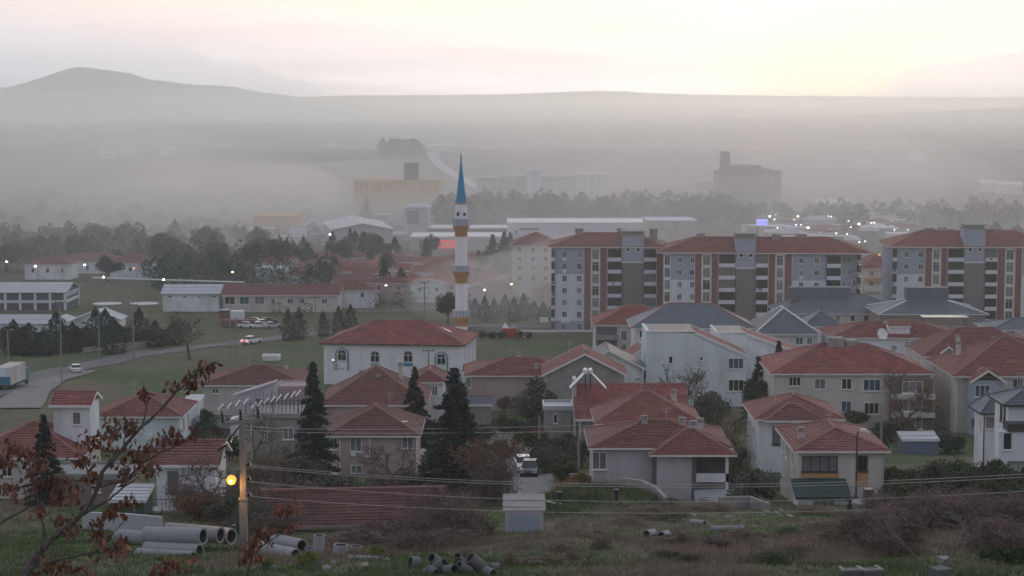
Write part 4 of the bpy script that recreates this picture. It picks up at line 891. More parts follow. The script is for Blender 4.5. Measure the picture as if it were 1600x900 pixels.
for fx in (.18, .45, .72):
    for z in zs[:5]: add_window(t, (xe + 5.2 * fx, .3 + 8.2 * fx, z), ang, 1.0, 1.5, 0)
for z in zs: MB().box(-.7, .7, -.5, .4, -1.3, -.4).build('balcony', M_APWHITE, t, (xe + 5.2 * .93, .3 + 8.2 * .93, z), ang); MB().box(-.65, .65, -.35, .3, -.38, 1.2).build('balcony_glazing', M_GLASS, t, (xe + 5.2 * .93, .3 + 8.2 * .93, z), ang)
add_roof(t, 'hip', w + 8.4, 17.5, 2.9, h + .02, M_TILE, x=2.6, y=-.8, eavem=M_TRIM, step=.8)
roof_stack(t, [(-11, 8, .8), (5.8, 6.5, 1.0), (11.6, 8, .9)], h)
t, X, h, w, zs, FH, gz, c = apartment('seven storey block at the right edge with taupe stair tower and red pilasters', 438, 386, 7, 19.3, [
    ('balc', 1395, 1402), ('wall', 1402.2, 1445, (1417, 1439)), ('red', 1445.2, 1457), ('win', 1457.2, 1470), ('red', 1470.2, 1481), ('balc', 1481.5, 1506), ('tower', 1506.5, 1539, 352), ('balc', 1539.5, 1558), ('red', 1558.2, 1571), ('win', 1571.2, 1585), ('red', 1585.2, 1597), ('wall', 1597.2, 1650, (1612, 1636))], 362, R(-2), M_APBLUE)
add_roof(t, 'hip', w + 1.8, 17, 3.1, h + .02, M_TILE, y=-.8, eavem=M_TRIM, step=.8)
roof_stack(t, [(-8.5, 8, .9), (5.8, 7, .9)], h)
H = house('apartment_house', 'pale four storey building with red roof fading in smoke left of the long block', 796, 880, 384, 520, 14, 'hip', vr=363, wall=M_CREAM, rm=M_TILE, ov=.6,
    wins=[('f', u_, v_, 6.5, 7, 0) for v_ in (391, 405, 420, 436) for u_ in (812, 833, 853)])
H = house('apartment_house', 'beige building with balconies and red roof in the gap between the blocks', 1345, 1402, 420, 530, 14, 'hip', vr=398, wall=M_CREAM, rm=M_TILE, wins=[('f', 1362, 428, 7, 8), ('f', 1382, 428, 7, 8), ('f', 1362, 444, 7, 8), ('f', 1382, 444, 7, 8)])
for vv in (434, 450): partpx(H, 'balcony', M_ORANGE if vv < 440 else M_CREAM, 1352, 1392, vv, vv + 6, -.5, .6)
# ------------------------------------------------------------------ left-hand sheds and workshops
H = house('workshop', 'long two storey open framed workshop with pale grey roof at the left edge', -90, 105, 457, 505, 16, 'gabx', vr=441, wall=M_DKGREY, rm=M_METAL, step=2, eavem=M_METAL, caps=False)
for i in range(9): x = -H.w / 2 + .6 + i * (H.w - 1.2) / 8; part(H, 'column', M_APWHITE, x - .3, x + .3, .1, .52, 0, H.h - .1)
part(H, 'floor_beam', M_APWHITE, -H.w / 2 + .5, H.w / 2 - .5, .2, .54, H.h * .45, H.h * .45 + .7)
part(H, 'floor_beam', M_APWHITE, H.w / 2 - .52, H.w / 2 - .2, .5, 15.4, H.h * .45, H.h * .45 + .7); part(H, 'column', M_APWHITE, H.w / 2 - .52, H.w / 2 - .1, 15, 15.5, 0, H.h)
part(H, 'gable_panel', M_METAL, H.w / 2 - .5, H.w / 2 - .4, .6, 15.4, H.h - 1.3, H.h - .1)
house('shed', 'long white metal shed behind the dark roadside conifers', -70, 80, 506, 445, 10, 'gabx', vr=491, wall=M_WHITE, rm=M_METAL, step=2, eavem=M_METAL, caps=False, wins=[('f', 15, 512, 18, 5)])
house('shed', 'low white shed with rounded gable end just right of the long white shed', 78, 107, 503, 446, 9, 'hip', vr=494, wall=M_WHITE, rm=M_METAL, step=2, eavem=M_METAL, caps=False)
house('shed', 'small white gabled shed under the round canopies', 112, 190, 500, 455, 8, 'gaby', vr=485, wall=M_WHITE, rm=M_METAL, step=2, eavem=M_METAL, caps=False, wins=[('f', 130, 505, 6, 4, 0)])
house('workshop', 'white walled workshop with bright metal roof joined to the long red roof', 250, 345, 459, 500, 12, 'gabx', vr=444, wall=M_WHITE, rm=M_METAL, step=2, eavem=M_METAL, caps=False, wins=[('f', 265, 464, 6, 3, 0), ('f', 288, 464, 6, 3, 0), ('f', 311, 464, 6, 3, 0), ('f', 334, 464, 6, 3, 0)])
house('workshop', 'very long pale building with dull red roof and white gable end', 345, 532, 462, 498, 12, 'gabx', vr=444, wall=M_CREAM, rm=M_TILEOLD, step=.8, wins=[('f', 358, 470, 16, 12, 1), ('f', 381, 470, 15, 12, 1), ('f', 405, 470, 15, 12, 1), ('f', 426, 471, 6, 9, 0), ('f', 453, 471, 9, 8, 1), ('f', 472, 471, 8, 8, 1), ('f', 507, 471, 9, 8, 1)])
for lab, a in (('hazy white walled house with long red roof at the far left', (35, 112, 413, 620, 12, 401)), ('hazy house with low red roof between two others at the far left', (80, 192, 409, 648, 13, 396)), ('hazy white house with red roof and a row of dark windows beside a tree', (168, 238, 411, 628, 12, 395))):
    uL, uR, ve, d, l, vr = a
    house('row_house', lab, uL, uR, ve, d, l, 'hip', vr=vr, wall=M_WHITE, rm=M_TILEOLD, step=.9, wins=[('f', uL + (uR - uL) * k, ve + 10, 5, 7, 0) for k in (.2, .5, .8)])
house('row_house', 'hazy pale blue flat roofed house above the long red roof', 397, 448, 421, 600, 9, 'flat', wall=M_MINT, rm=M_APWHITE, wins=[('f', 425, 430, 5, 5, 0), ('f', 410, 430, 5, 5, 0)])
house('row_house', 'hazy pale house with red hip roof next to the flat roofed blue one', 438, 496, 431, 585, 10, 'hip', vr=419, wall=M_MINT, rm=M_TILE, step=.9, wins=[('f', 460, 438, 5, 5, 0)])
for uu, lab in ((168, 'left of two round white canopies over the conifers'), (225, 'right of two round white canopies over the conifers')):
    p = at(uu, 474, 470); gz = g(p.x, 470); t = thing('round_canopy', lab, 'canopy', (p.x, 470, gz))
    MB().tube([(0, 0, -.2), (0, 0, p.z - gz)], .14, n=8).build('post', M_METAL, t); MB().lathe([(.2, -.6), (3.4, -.12), (3.4, 0), (.3, .25)], 24, (0, 0, p.z - gz)).build('canopy_sheet', M_METAL, t)
a, b = at(145, 434, 545), at(382, 441, 540)
t = thing('pipe_bridge', 'long thin white pipe carried on posts across the hazy yard', 'pipe bridge', (a.x, 545, g(a.x, 545))); r0 = t.location
MB().tube([(0, 0, a.z - r0.z), (b.x - a.x, b.y - a.y, b.z - r0.z)], .22, n=8).build('pipe', M_PLASTW, t)
for i in range(7):
    q = a.lerp(b, i / 6); MB().tube([(q.x - a.x, q.y - a.y, g(q.x, q.y) - r0.z - .3), (q.x - a.x, q.y - a.y, q.z - r0.z)], .16, n=6).build('post', M_POLE, t)
# ------------------------------------------------------------------ industry in the haze
house('warehouse', 'large pale warehouse with shallow grey gable roof and white ridge strip', 517, 616, 359, 760, 52, 'gaby', rh=2.4, wall=M_SILO, rm=M_METAL, yaw=R(9), step=4, eavem=M_METAL, capm=M_PLASTW, wins=[('f', u_, 382, 7, 4, 0) for u_ in (530, 546, 562, 578, 594, 608)])
house('warehouse', 'low ochre warehouse left of the large pale warehouse', 396, 464, 339, 900, 25, 'flat', wall=M_YELSILO, rm=M_YELSILO, ov=.1)
house('silo_tower', 'square grey tower with white pyramid cap and open upper stage', 630, 672, 324, 850, 11, 'hip', vr=316, wall=M_SILO, rm=M_METAL, step=2, eavem=M_PLASTW, caps=False, cat='tower', wins=[('f', 645, 340, 20, 22, 2), ('f', 665, 338, 5, 3, 0)])
house('silo_tower', 'small white capped tower behind the pale warehouse', 585, 609, 336, 900, 7, 'hip', vr=331, wall=M_SILO, rm=M_METAL, step=2, eavem=M_PLASTW, caps=False, cat='tower')
def silo_row(label, u0, u1, vt, d, ncol, m, tower=None, capv=None, group=None, rows=3):
    p = at(u0, vt, d); q = at(u1, vt, d); gz = min(g(p.x, d), g(q.x, d)); w = q.x - p.x; r = w / ncol / 2; h = p.z - gz
    t = thing('grain_silo', label, 'grain silo', ((p.x + q.x) / 2, d, gz), 0, group)
    me = MB().lathe([(r * 1.02, -.5), (r * 1.02, h)], 14).mesh('silo_cell', m)
    for i in range(ncol): link('silo_cell', me, t, (-w / 2 + r + i * 2 * r, r, 0))
    MB().box(-w / 2, w / 2, r * 1.2, r * 2 * rows, -.5, h - .3).build('rear_cells', m, t)
    MB().box(-w / 2 - .3, w / 2 + .3, -.3, r * 2 * rows + .3, h, h + 1.0).build('roof_slab', m, t)
    if tower:
        ua, ub, va = tower; a, b = at(ua, va, d), at(ub, va, d); c0 = (p.x + q.x) / 2
        MB().box(a.x - c0, b.x - c0, 1, 1 + (b.x - a.x), h + 1.0, a.z - gz).build('head_house', M_DARKSILO, t)
    if capv:
        for ua, ub, va in capv:
            a, b = at(ua, va, d), at(ub, va, d); c0 = (p.x + q.x) / 2; MB().box(a.x - c0, b.x - c0, .5, r * 2 * rows - .5, h + .9, a.z - gz).build('gallery', m, t)
    return t
silo_row('long yellow grain silo with vertical ribs and a dark tower on top', 553, 690, 284, 1100, 14, M_YELSILO, (631, 653, 255), [(555, 612, 280), (640, 690, 281)])
silo_row('pale twin grain silo with dark recess behind the minaret', 745, 822, 279, 1250, 6, M_SILO, None, [(778, 822, 274)])
silo_row('white square topped silo with antenna between the pale silos', 822, 846, 268, 1240, 2, M_APWHITE)
silo_row('wide plain pale silo right of the white antenna silo', 846, 900, 278, 1260, 4, M_SILO)
silo_row('brightest pale silo standing at the right end of the pale row', 900, 948, 274, 1255, 4, M_APWHITE)
silo_row('dark domed grain silo wrapped in brown smoke, with a thin tower', 1121, 1222, 270, 1150, 8, M_DARKSILO, (1127, 1141, 237), [(1128, 1204, 264), (1140, 1190, 259)], rows=4)
house('warehouse', 'faint pale block just left of the dark smoky silo', 1088, 1121, 285, 1180, 20, 'flat', wall=M_SILO, rm=M_SILO, ov=.1)
house('warehouse', 'lone bright roofed shed in the green field right of the dark silo', 1278, 1336, 321, 1120, 24, 'gabx', vr=311, wall=M_DARKSILO, rm=M_PLASTW, step=5, eavem=M_PLASTW, caps=False)
house('warehouse', 'tiny white roofed shed at the edge of the far wood', 1058, 1083, 318, 1130, 16, 'gabx', vr=313, wall=M_SILO, rm=M_PLASTW, step=5, eavem=M_PLASTW, caps=False)
H = house('factory', 'long low factory with white roof edge and lit signs behind the minaret', 640, 800, 371, 780, 26, 'flat', wall=M_SILO, rm=M_PLASTW, ov=.1)
for u0, u1, mm in ((655, 683, M_GREENROOF), (685, 713, M_SIGNR)):
    o = partpx(H, 'sign_board', mm, u0, u1, 375, 388, -.3, .1)
    a, z = loc_front(H, u0 + 5, 384); b, z1 = loc_front(H, u1 - 5, 379); sm = MB()
    for k in range(5): x = a + (b - a) * (k + .2) / 5; sm.box(x, x + .45, -.36, -.31, z, z1 - (k % 2) * .5)
    sm.box(a, b, -.35, -.32, z - .1, z + .12); sm.build('lettering', M_PLASTW, o)
house('factory', 'second flat factory roof behind the lit signs', 668, 795, 357, 850, 20, 'flat', wall=M_DARKSILO, rm=M_PLASTW, ov=.1)
house('factory', 'very long white flat topped factory behind the smoky apartment roof', 792, 1048, 349, 800, 30, 'flat', wall=M_APWHITE, rm=M_PLASTW, ov=.1, wins=[('f', 806, 362, 5, 5, 0), ('f', 826, 358, 30, 3, 2)])
house('factory', 'white block with stepped top at the right end of the long factory', 1010, 1090, 346, 760, 24, 'flat', wall=M_CREAM, rm=M_APWHITE, ov=.1)
# ------------------------------------------------------------------ small houses of the town
rs = random.Random(11)
base_h = []
spots = [(405, 432), (560, 452), (585, 440), (618, 448), (650, 436), (668, 455), (690, 441), (610, 428), (745, 446), (770, 436), (790, 452), (815, 460), (838, 446), (760, 462), (640, 464), (530, 436), (545, 424), (505, 428), (700, 428), (845, 430), (575, 466), (480, 424), (720, 466), (785, 424)]
while len(spots) < 62:
    q = (rs.uniform(400, 868), rs.uniform(424, 482))
    if q[0] < 545 and q[1] > 440: continue
    if min(((q[0] - k[0]) / 22) ** 2 + ((q[1] - k[1]) / 7) ** 2 for k in spots) > 1: spots.append(q)
for i, (uu, vv) in enumerate(spots):
    p = ground(uu, vv); d = p.y; ppm = F / d; w = rs.uniform(8, 13); ov = .4
    hgt = rs.uniform(3, 5.5); ve = vv - hgt * ppm
    house('town_house', 'small hazy red roofed house in the crowded town behind the mosque', uu - w / 2 * ppm, uu + w / 2 * ppm, ve, d, rs.uniform(7, 10), rs.choice(('hip', 'gabx', 'gaby', 'hip')), rh=rs.uniform(1.4, 2.2),
        wall=rs.choice((M_WHITE, M_CREAM, M_PINK, M_LILAC, M_MINT)), rm=rs.choice((M_TILE, M_TILEOLD, M_TILE2)), step=.9, yaw=rs.uniform(-.25, .25), group='hazy red roofed houses behind the mosque',
        wins=[('f', uu - .22 * w * ppm, ve + 8, 6, 7, 0), ('f', uu + .22 * w * ppm, ve + 8, 6, 7, 0)], chims=[(uu + 4, .5, ve - 13)])
for i in range(84):
    uu = rs.uniform(1190, 1425); vv = rs.uniform(340, 404)
    if 1340 < uu and vv > 375: vv -= 25
    p = ground(uu, vv); d = p.y; ppm = F / d; w = rs.uniform(7, 18); hgt = rs.uniform(2.5, 5)
    flat = rs.random() < .6
    house('distant_building', 'small pale building in the hazy market quarter beyond the apartment blocks', uu - w / 2 * ppm, uu + w / 2 * ppm, vv - hgt * ppm, d, rs.uniform(7, 12), 'flat' if flat else 'hip', rh=1.6,
        wall=rs.choice((M_WHITE, M_CREAM, M_SILO, M_GREY, M_APBLUE)), rm=rs.choice((M_METAL, M_PLASTW, M_SILO, M_TILEOLD)), step=3, yaw=rs.uniform(-.3, .3), group='hazy pale buildings beyond the apartment blocks', cat='building', caps=False)
for i in range(26):
    uu = rs.uniform(420, 640) if i < 14 else rs.uniform(380, 480); vv = rs.uniform(374, 384) if i < 14 else rs.uniform(352, 378)
    p = ground(uu, vv); ppm = F / p.y
    house('distant_building', 'small pale shed in the hazy yards before the warehouse', uu - 4 * ppm, uu + rs.uniform(2, 8) * ppm, vv - 3 * ppm, p.y, 6, 'flat', wall=rs.choice((M_SILO, M_WHITE, M_GREY)), rm=rs.choice((M_METAL, M_PLASTW)), group='hazy pale sheds before the warehouse', cat='shed')

for uu, vv in ((95, 199), (140, 196), (200, 243), (165, 247), (255, 196), (262, 243), (450, 193), (545, 188), (520, 231), (556, 187), (610, 236), (690, 237), (350, 232), (1350, 262), (1545, 300), (1580, 304), (1430, 251), (1160, 216)):
    p = ground(uu, vv); ppm = F / p.y; w = rs.uniform(9, 26)
    house('distant_building', 'tiny pale farm building out on the hazy plain', uu - w / 2 * ppm, uu + w / 2 * ppm, vv - rs.uniform(4, 7) * ppm, p.y, 12, 'gabx', rh=2, wall=M_PLASTW, rm=M_PLASTW, step=5, caps=False, group='tiny pale farm buildings on the plain', cat='building')
# ------------------------------------------------------------------ trees and shrubs
RNG = np.random.RandomState(3)
def leaf_tris(cen, size, rng, flat=.6):
    """one small leaf-clump face with four corners at each centre"""
    n = len(cen); a = rng.normal(size=(n, 3)); a /= np.linalg.norm(a, axis=1, keepdims=True)
    b = rng.normal(size=(n, 3)); b -= a * (a * b).sum(1, keepdims=True); b /= np.linalg.norm(b, axis=1, keepdims=True)
    s = size * rng.uniform(.5, 1.35, (n, 1)); a = a * s; b = b * s * flat
    v = np.empty((n, 4, 3)); v[:, 0] = cen - a; v[:, 1] = cen - b * .8; v[:, 2] = cen + a; v[:, 3] = cen + b
    return v.reshape(-1, 3)
TREES = {}
def crown_mesh(kind, seed, n=None):
    key = (kind, seed)
    if key in TREES: return TREES[key]
    r = np.random.RandomState(seed * 13 + 5); C_ = []
    if kind == 'fir':                       # unit height 1, radius about .22
        sz = .0115; nb = 150
        for i in range(nb):
            z = .05 + .95 * (i / nb) ** .95; L = .255 * (1 - z) ** .93 * r.uniform(.62, 1.16) + .006; th = r.uniform(0, 6.283)
            m = int(26 + 560 * L); t = r.uniform(.08, 1, m) ** .7; droop = -.30 * L * t ** 1.6 + .06 * L * t
            sp_ = (.040 * (1.15 - t) + .010) * (1.05 - .6 * z)
            x = np.cos(th) * L * t; y = np.sin(th) * L * t
            C_.append(np.stack([x + r.normal(0, 1, m) * sp_ * .62, y + r.normal(0, 1, m) * sp_ * .62, z + droop + r.normal(0, 1, m) * .009], 1))
        size = sz
    elif kind == 'cypress':
        m = n or 1700; z = r.uniform(0, 1, m) ** 1.15; prof = np.sin(np.clip(z * .93 + .1, 0, 1) * np.pi) ** .6 * (1 - z * .62)
        th = r.uniform(0, 6.283, m); wob = 1 + .28 * np.sin(th * 3 + seed) * np.sin(z * 14 + seed * 2) + .2 * np.sin(z * 31 + th * 2)
        rad = .26 * prof * wob * r.uniform(.25, 1, m) ** .45
        C_.append(np.stack([np.cos(th) * rad, np.sin(th) * rad, z + .01], 1)); size = .024
    elif kind in ('bush', 'round', 'wide'):
        nl = {'bush': 16, 'round': 20, 'wide': 26}[kind]; m = n or 4200
        fx, fz = {'bush': (.5, .52), 'round': (.38, .42), 'wide': (.8, .42)}[kind]
        for k in range(nl):
            th = r.uniform(0, 6.283); q = r.uniform(0, 1) ** .6
            c = np.array([np.cos(th) * q * fx * .8, np.sin(th) * q * fx * .8, (.34 if kind == 'bush' else .44 if kind != 'round' else .60) + r.uniform(-.5, .75) * fz * (1 - .55 * q)])
            rad = r.uniform(.09, .21) * (1.15 if kind != 'wide' else 1.0); mm = m // nl; d = r.normal(size=(mm, 3)); d /= np.linalg.norm(d, axis=1, keepdims=True)
            C_.append(c + d * rad * r.uniform(.3, 1.12, (mm, 1)) * np.array([1.1, 1.1, .82]))
        size = .036
    elif kind == 'scrub':
        m = n or 3600
        for k in range(12):
            th = r.uniform(0, 6.283); q = r.uniform(0, 1) ** .6; c = np.array([np.cos(th) * q * .45, np.sin(th) * q * .45, .3 + .28 * r.uniform(-1, 1)])
            mm = m // 12; d = r.normal(size=(mm, 3)); C_.append(c + d * np.array([.13, .13, .16]))
        size = .085
    c = np.concatenate(C_); c = c[c[:, 2] > .0]
    me = npmesh('crown', leaf_tris(c, size, r, .09 if kind == 'scrub' else .6), 4, None); TREES[key] = me
    return me
def with_mat(me, m, cache={}):
    k = (me.name, m.name)
    if k not in cache:
        q = me.copy(); q.materials.clear(); q.materials.append(m); cache[k] = q
    return cache[k]
def bare_meshes(seed, spread=.5, depth=5, first=.28, twig=.004):
    key = ('bare', seed)
    if key in TREES: return TREES[key]
    r = random.Random(seed); tr = MB(); br = MB(); tips = []
    def grow(p, d, L, rad, k):
        n = 3; pts = [p]
        for i in range(n):
            d = (d + Vector((r.uniform(-1, 1), r.uniform(-1, 1), r.uniform(-.3, .8))) * .16).normalized(); p = p + d * L / n; pts.append(p)
        (tr if k == 0 else br).tube(pts, rad, max(twig * .7, rad * .62), n=8 if k == 0 else 5 if k < 2 else 3, caps=k == 0)
        if k >= depth: tips.append(p); return
        for j in range(3 if k < 3 else 2 + (r.random() < .4)):
            a = r.uniform(0, 6.283); e = d.orthogonal().normalized(); f = d.cross(e)
            nd_ = (d + (e * math.cos(a) + f * math.sin(a)) * r.uniform(.45, 1.0) * (spread * 1.9)).normalized()
            st = pts[-1] if j == 0 or k == 0 else pts[2]
            grow(st, nd_, L * r.uniform(.62, .86), max(twig, rad * .58), k + 1)
    grow(Vector((0, 0, -.02)), Vector((r.uniform(-.06, .06), r.uniform(-.06, .06), 1)), first, .022, 0)
    top = max(v[2] for v in br.v)
    for q in (tr, br): q.v = [(x / top, y / top, z / top) for x, y, z in q.v]
    TREES[key] = (tr.mesh('trunk', M_BARK), br.mesh('branches', M_TWIG), np.array([tuple(p / top) for p in tips]))
    return TREES[key]
TRK = {}
def trunk_mesh(kind):
    if kind not in TRK:
        b = MB()
        if kind == 'fir': b.tube([(0, 0, -.03), (.004, 0, .3), (-.003, .003, .65), (0, 0, .96)], .020, .003, n=7)
        elif kind == 'cypress': b.tube([(0, 0, -.04), (0, 0, .5), (0, 0, .93)], .022, .004, n=6)
        else:
            b.tube([(0, 0, -.04), (.01, 0, .2), (.0, .01, .4)], .032, .022, n=7)
            for k in range(5): a = k * 1.26; b.tube([(0, .01, .3 + .02 * k), (.12 * math.cos(a), .12 * math.sin(a), .5), (.26 * math.cos(a), .26 * math.sin(a), .72)], .016, .005, n=5)
        TRK[kind] = b.mesh('trunk', M_BARK)
    return TRK[kind]
NAMES = {'fir': ('fir_tree', 'fir'), 'cypress': ('cypress_tree', 'cypress'), 'bush': ('shrub', 'shrub'), 'round': ('leafy_tree', 'tree'), 'wide': ('shrub', 'shrub'), 'scrub': ('bare_shrub', 'shrub')}
def plant(kind, label, loc, h, rad=None, m=None, seed=0, group=None, name=None, cat=None):
    nm, ct = NAMES[kind]; t = thing(name or nm, label, cat or ct, loc, random.uniform(0, 6.28), group)
    k = 1.0 if rad is None else rad / (h * {'fir': .24, 'cypress': .24, 'bush': .6, 'round': .5, 'wide': .95, 'scrub': .6}[kind])
    a = link('trunk', trunk_mesh(kind), t); b = link('crown', with_mat(crown_mesh(kind, seed), m or {'fir': M_FIR, 'cypress': M_CYP, 'scrub': M_SCRUB, 'bush': M_OLIVE, 'round': M_OLIVE, 'wide': M_HEDGE}[kind]), t)
    a.scale = b.scale = (h * k, h * k, h)
    return t
def bare(label, loc, h, seed=0, leaves=None, nleaf=0, spread=.5, wide=1.0, group=None, m=None, depth=5, name='bare_tree', cat='tree', lsize=.012):
    tr, br, tips = bare_meshes(seed, spread, depth); t = thing(name, label, cat, loc, random.uniform(0, 6.28), group)
    o1 = link('trunk', tr, t); o2 = link('branches', br if m is None else with_mat(br, m), t); os_ = [o1, o2]
    if leaves:
        r = np.random.RandomState(seed); c = tips[r.randint(0, len(tips), nleaf)] + r.normal(0, .028, (nleaf, 3))
        os_.append(link('crown', npmesh('crown', leaf_tris(c, lsize, r), 4, leaves), t))
    for o in os_: o.scale = (h * wide, h * wide, h)
    return t
def tpx(u, vt, vb, d=None):
    """where a tree stands and how tall it is, from the photo rows of its top and foot"""
    p = ground(u, vb) if d is None else foot(u, d)
    return p, at(u, vt, p.y).z - p.z
ORD2 = ['first', 'second', 'third', 'fourth', 'fifth', 'sixth', 'seventh', 'eighth', 'ninth', 'tenth', 'eleventh', 'twelfth', 'thirteenth', 'fourteenth', 'fifteenth', 'sixteenth', 'seventeenth', 'eighteenth', 'nineteenth', 'twentieth', 'twenty first']
# near conifers
for u, vt, d, rad, lab, sd in ((487, 567, 190, 2.9, 'tall dark fir right of the concrete house with the roof deck', 1), (647, 574, 224, 2.6, 'slim fir between the two red roofed houses below the mosque', 2), (709, 576, 180, 4.6, 'broad tall dark fir beside the lane, tallest of the near conifers', 3),
                               (62, 648, 166, 2.2, 'dark fir in front of the house with the attic tower', 4)):
    p = foot(u, d); plant('fir', lab, p, at(u, vt, d).z - p.z, rad, seed=sd)
for u, vt, d, rad, lab, sd in ((1187, 558, 262, 2.6, 'dark fir at the corner of the blank white terrace', 5), (1219, 533, 272, 2.6, 'taller fir with bare pole like top behind the dark corner fir', 6)):
    p = foot(u, d); plant('fir', lab, p, at(u, vt, d).z - p.z, rad, seed=sd)
for u, vt, d, rad, lab in ((1178, 590, 256, 2.2, 'rounded dark evergreen at the foot of the white terrace'), (1204, 585, 258, 2.0, 'rounded dark evergreen beside the long cream house')):
    p = foot(u, d); plant('round', lab, p, at(u, vt, d).z - p.z, rad, m=M_FIR, seed=int(u) % 5)
# roadside row on the left
rt = random.Random(5)
for i in range(21):
    u = 2 + i * 13.2 + rt.uniform(-4, 4); d = rt.uniform(385, 412) if u < 180 else rt.uniform(398, 420)
    p = foot(u, d); h = (at(u, rt.uniform(486, 512) + (8 if u < 60 else 0), d).z - p.z)
    plant('cypress', ORD2[i] + ' conifer from the left in the dense row along the road', p, h * rt.uniform(.8, 1.15), rt.uniform(2.5, 3.6), m=M_FIR, seed=i % 4, group='dark conifers in a row along the road')
for u, vt, d, rad, lab in ((449, 482, 420, 1.9, 'left conifer of the close pair at the left of the long pale building wall'), (466, 480, 424, 2.1, 'right conifer of the close pair at the left of the long pale building wall'), (504, 486, 432, 1.7, 'small conifer between two dark pairs by the long pale building'), (528, 478, 428, 1.9, 'first conifer of the pair at the gable end of the long pale building'), (547, 476, 430, 2.2, 'last and tallest conifer at the gable end of the long pale building')):
    p = foot(u, d); plant('cypress', lab, p, at(u, vt, d).z - p.z, rad, seed=int(u) % 4)
for i, (u, vt) in enumerate(((757, 462), (772, 466), (789, 460), (803, 464), (818, 458), (834, 470), (849, 472), (862, 476), (742, 466))):
    d = 470 + (i % 3) * 6; p = foot(u, d); plant('cypress', ORD2[(7, 1, 2, 3, 4, 5, 6, 7, 8, 0)[i + 1]] + ' conifer in the row from the minaret towards the apartment block', p, at(u, vt, d).z - p.z, 1.9, seed=i % 4, group='dark conifers right of the minaret')
p = foot(700, 455); plant('round', 'round dark tree hugging the left side of the minaret', p, at(700, 455, 455).z - p.z, 3.2, m=M_CYP, seed=2)
for i, u in enumerate((752, 768, 783, 812, 826)):
    p = foot(u, 425); plant('bush', ORD2[i] + ' low dark shrub from the left around the playground', p, 2.4, 1.3, m=M_CYP, seed=i % 3, group='low dark shrubs by the playground')
# bare roadside tree and others
p, h = tpx(297, 481, 563); bare('large leafless tree with a short forked trunk beside the road', p, h, 4, spread=.62, wide=1.25, depth=6)
p = foot(1418, 233); bare('tall bare tree in front of the dark brick end of the long cream house', p, at(1418, 572, 233).z - p.z, 5, M_DRYLEAF, 500, spread=.5, wide=1.2, depth=6)
p = foot(762, 172); bare('reddish bare tree with fine twigs leaning over the lane', p, at(762, 668, 172).z - p.z, 6, M_DRYLEAF, 1300, spread=.55, wide=1.15, depth=6, lsize=.016)
p = foot(835, 245); plant('round', 'grey green leafy tree in front of the wide pink house', p, at(835, 588, 245).z - p.z, 3.4, seed=3)
p = foot(868, 212); plant('bush', 'dark green bush beside the small grey outbuilding', p, at(868, 655, 212).z - p.z, 3.4, m=M_HEDGE, seed=1)
p = foot(908, 206); plant('bush', 'dark bush against the left wall of the lilac house', p, at(908, 664, 206).z - p.z, 1.6, m=M_OLIVE, seed=2)
p = foot(1112, 224); plant('round', 'hazy grey green tree in front of the blank white wall', p, at(1112, 598, 224).z - p.z, 2.6, seed=4)
p = foot(1075, 232); bare('pale bare tree against the blank white wall', p, at(1068, 570, 232).z - p.z, 7, M_OLIVE, 350, spread=.5, wide=.9)
p = foot(1144, 206); bare('bare thicket tree between the lilac house and the white house', p, at(1144, 640, 206).z - p.z, 8, M_DRYLEAF, 500, spread=.7, wide=1.3)
p = foot(1188, 160); plant('bush', 'big olive shrub filling the gap left of the cream house', p, at(1188, 712, 160).z - p.z, 2.4, m=M_OLIVE, seed=0)
p = foot(1165, 163); plant('bush', 'dark shrub beside the grey lean-to of the lilac house', p, at(1165, 738, 163).z - p.z, 1.7, m=M_HEDGE, seed=4)
p = foot(1345, 158); plant('bush', 'small leafy shrub at the concrete cistern', p, at(1345, 766, 158).z - p.z, .9, m=M_HEDGE, seed=3)
for i, (u, vt) in enumerate(((1402, 712), (1432, 716), (1466, 706), (1500, 700), (1532, 704), (1566, 698), (1598, 702), (1630, 702), (1415, 735), (1480, 738), (1545, 736), (1600, 738))):
    p = foot(u, 176 + (i % 2) * 5 if i < 8 else 167); plant('bush', ORD2[i % 8] + (' hedge shrub from the left in the back row below' if i < 8 else ' hedge shrub from the left in the front row below')+ ' the modern white houses', p, at(u, vt, p.y).z - p.z, 2.6, m=M_HEDGE, seed=i % 5, group='hedge shrubs below the modern houses')
for u, vt, d, m, lab in ((888, 738, 168, M_YELLOW, 'yellowing shrub by the garden wall left of the lilac house'), (962, 738, 168, M_DRYLEAF, 'brownish shrub under the window of the lilac house'), (910, 726, 180, M_YELLOW, 'second yellowing shrub close to the lilac house corner')):
    p = foot(u, d); plant('bush', lab, p, at(u, vt, d).z - p.z, 1.7, m=m, seed=int(u) % 5)
for u, vt, d, w_, lab, sd in ((610, 695, 182, 1.3, 'tangled bare shrub in front of the pink house', 9), (560, 715, 178, 1.3, 'brown bare shrub below the pink house air conditioner', 10), (440, 690, 172, 1.0, 'thin bare tree with pale yellow leaves behind the lamp pole', 11), (320, 705, 150, 1.0, 'bare shrub spreading over the cottage wall', 12), (395, 640, 200, .8, 'tall thin bare tree behind the concrete pole', 13)):
    p = foot(u, d); bare(lab, p, at(u, vt, d).z - p.z, sd, M_YELLOW if sd in (11, 13) else M_DRYLEAF, 420, spread=.65, wide=w_, name='bare_shrub', cat='shrub')
p = foot(540, 172); plant('bush', 'dull olive bush below the pink house', p, at(540, 722, 172).z - p.z, 2.2, m=M_OLIVE, seed=1)
p = foot(470, 178); plant('bush', 'broad dull olive bush at the foot of the tall fir', p, at(470, 690, 178).z - p.z, 3.0, m=M_OLIVE, seed=2)
p = foot(425, 182); plant('bush', 'olive bush in front of the concrete house', p, at(425, 705, 182).z - p.z, 2.4, m=M_OLIVE, seed=4)
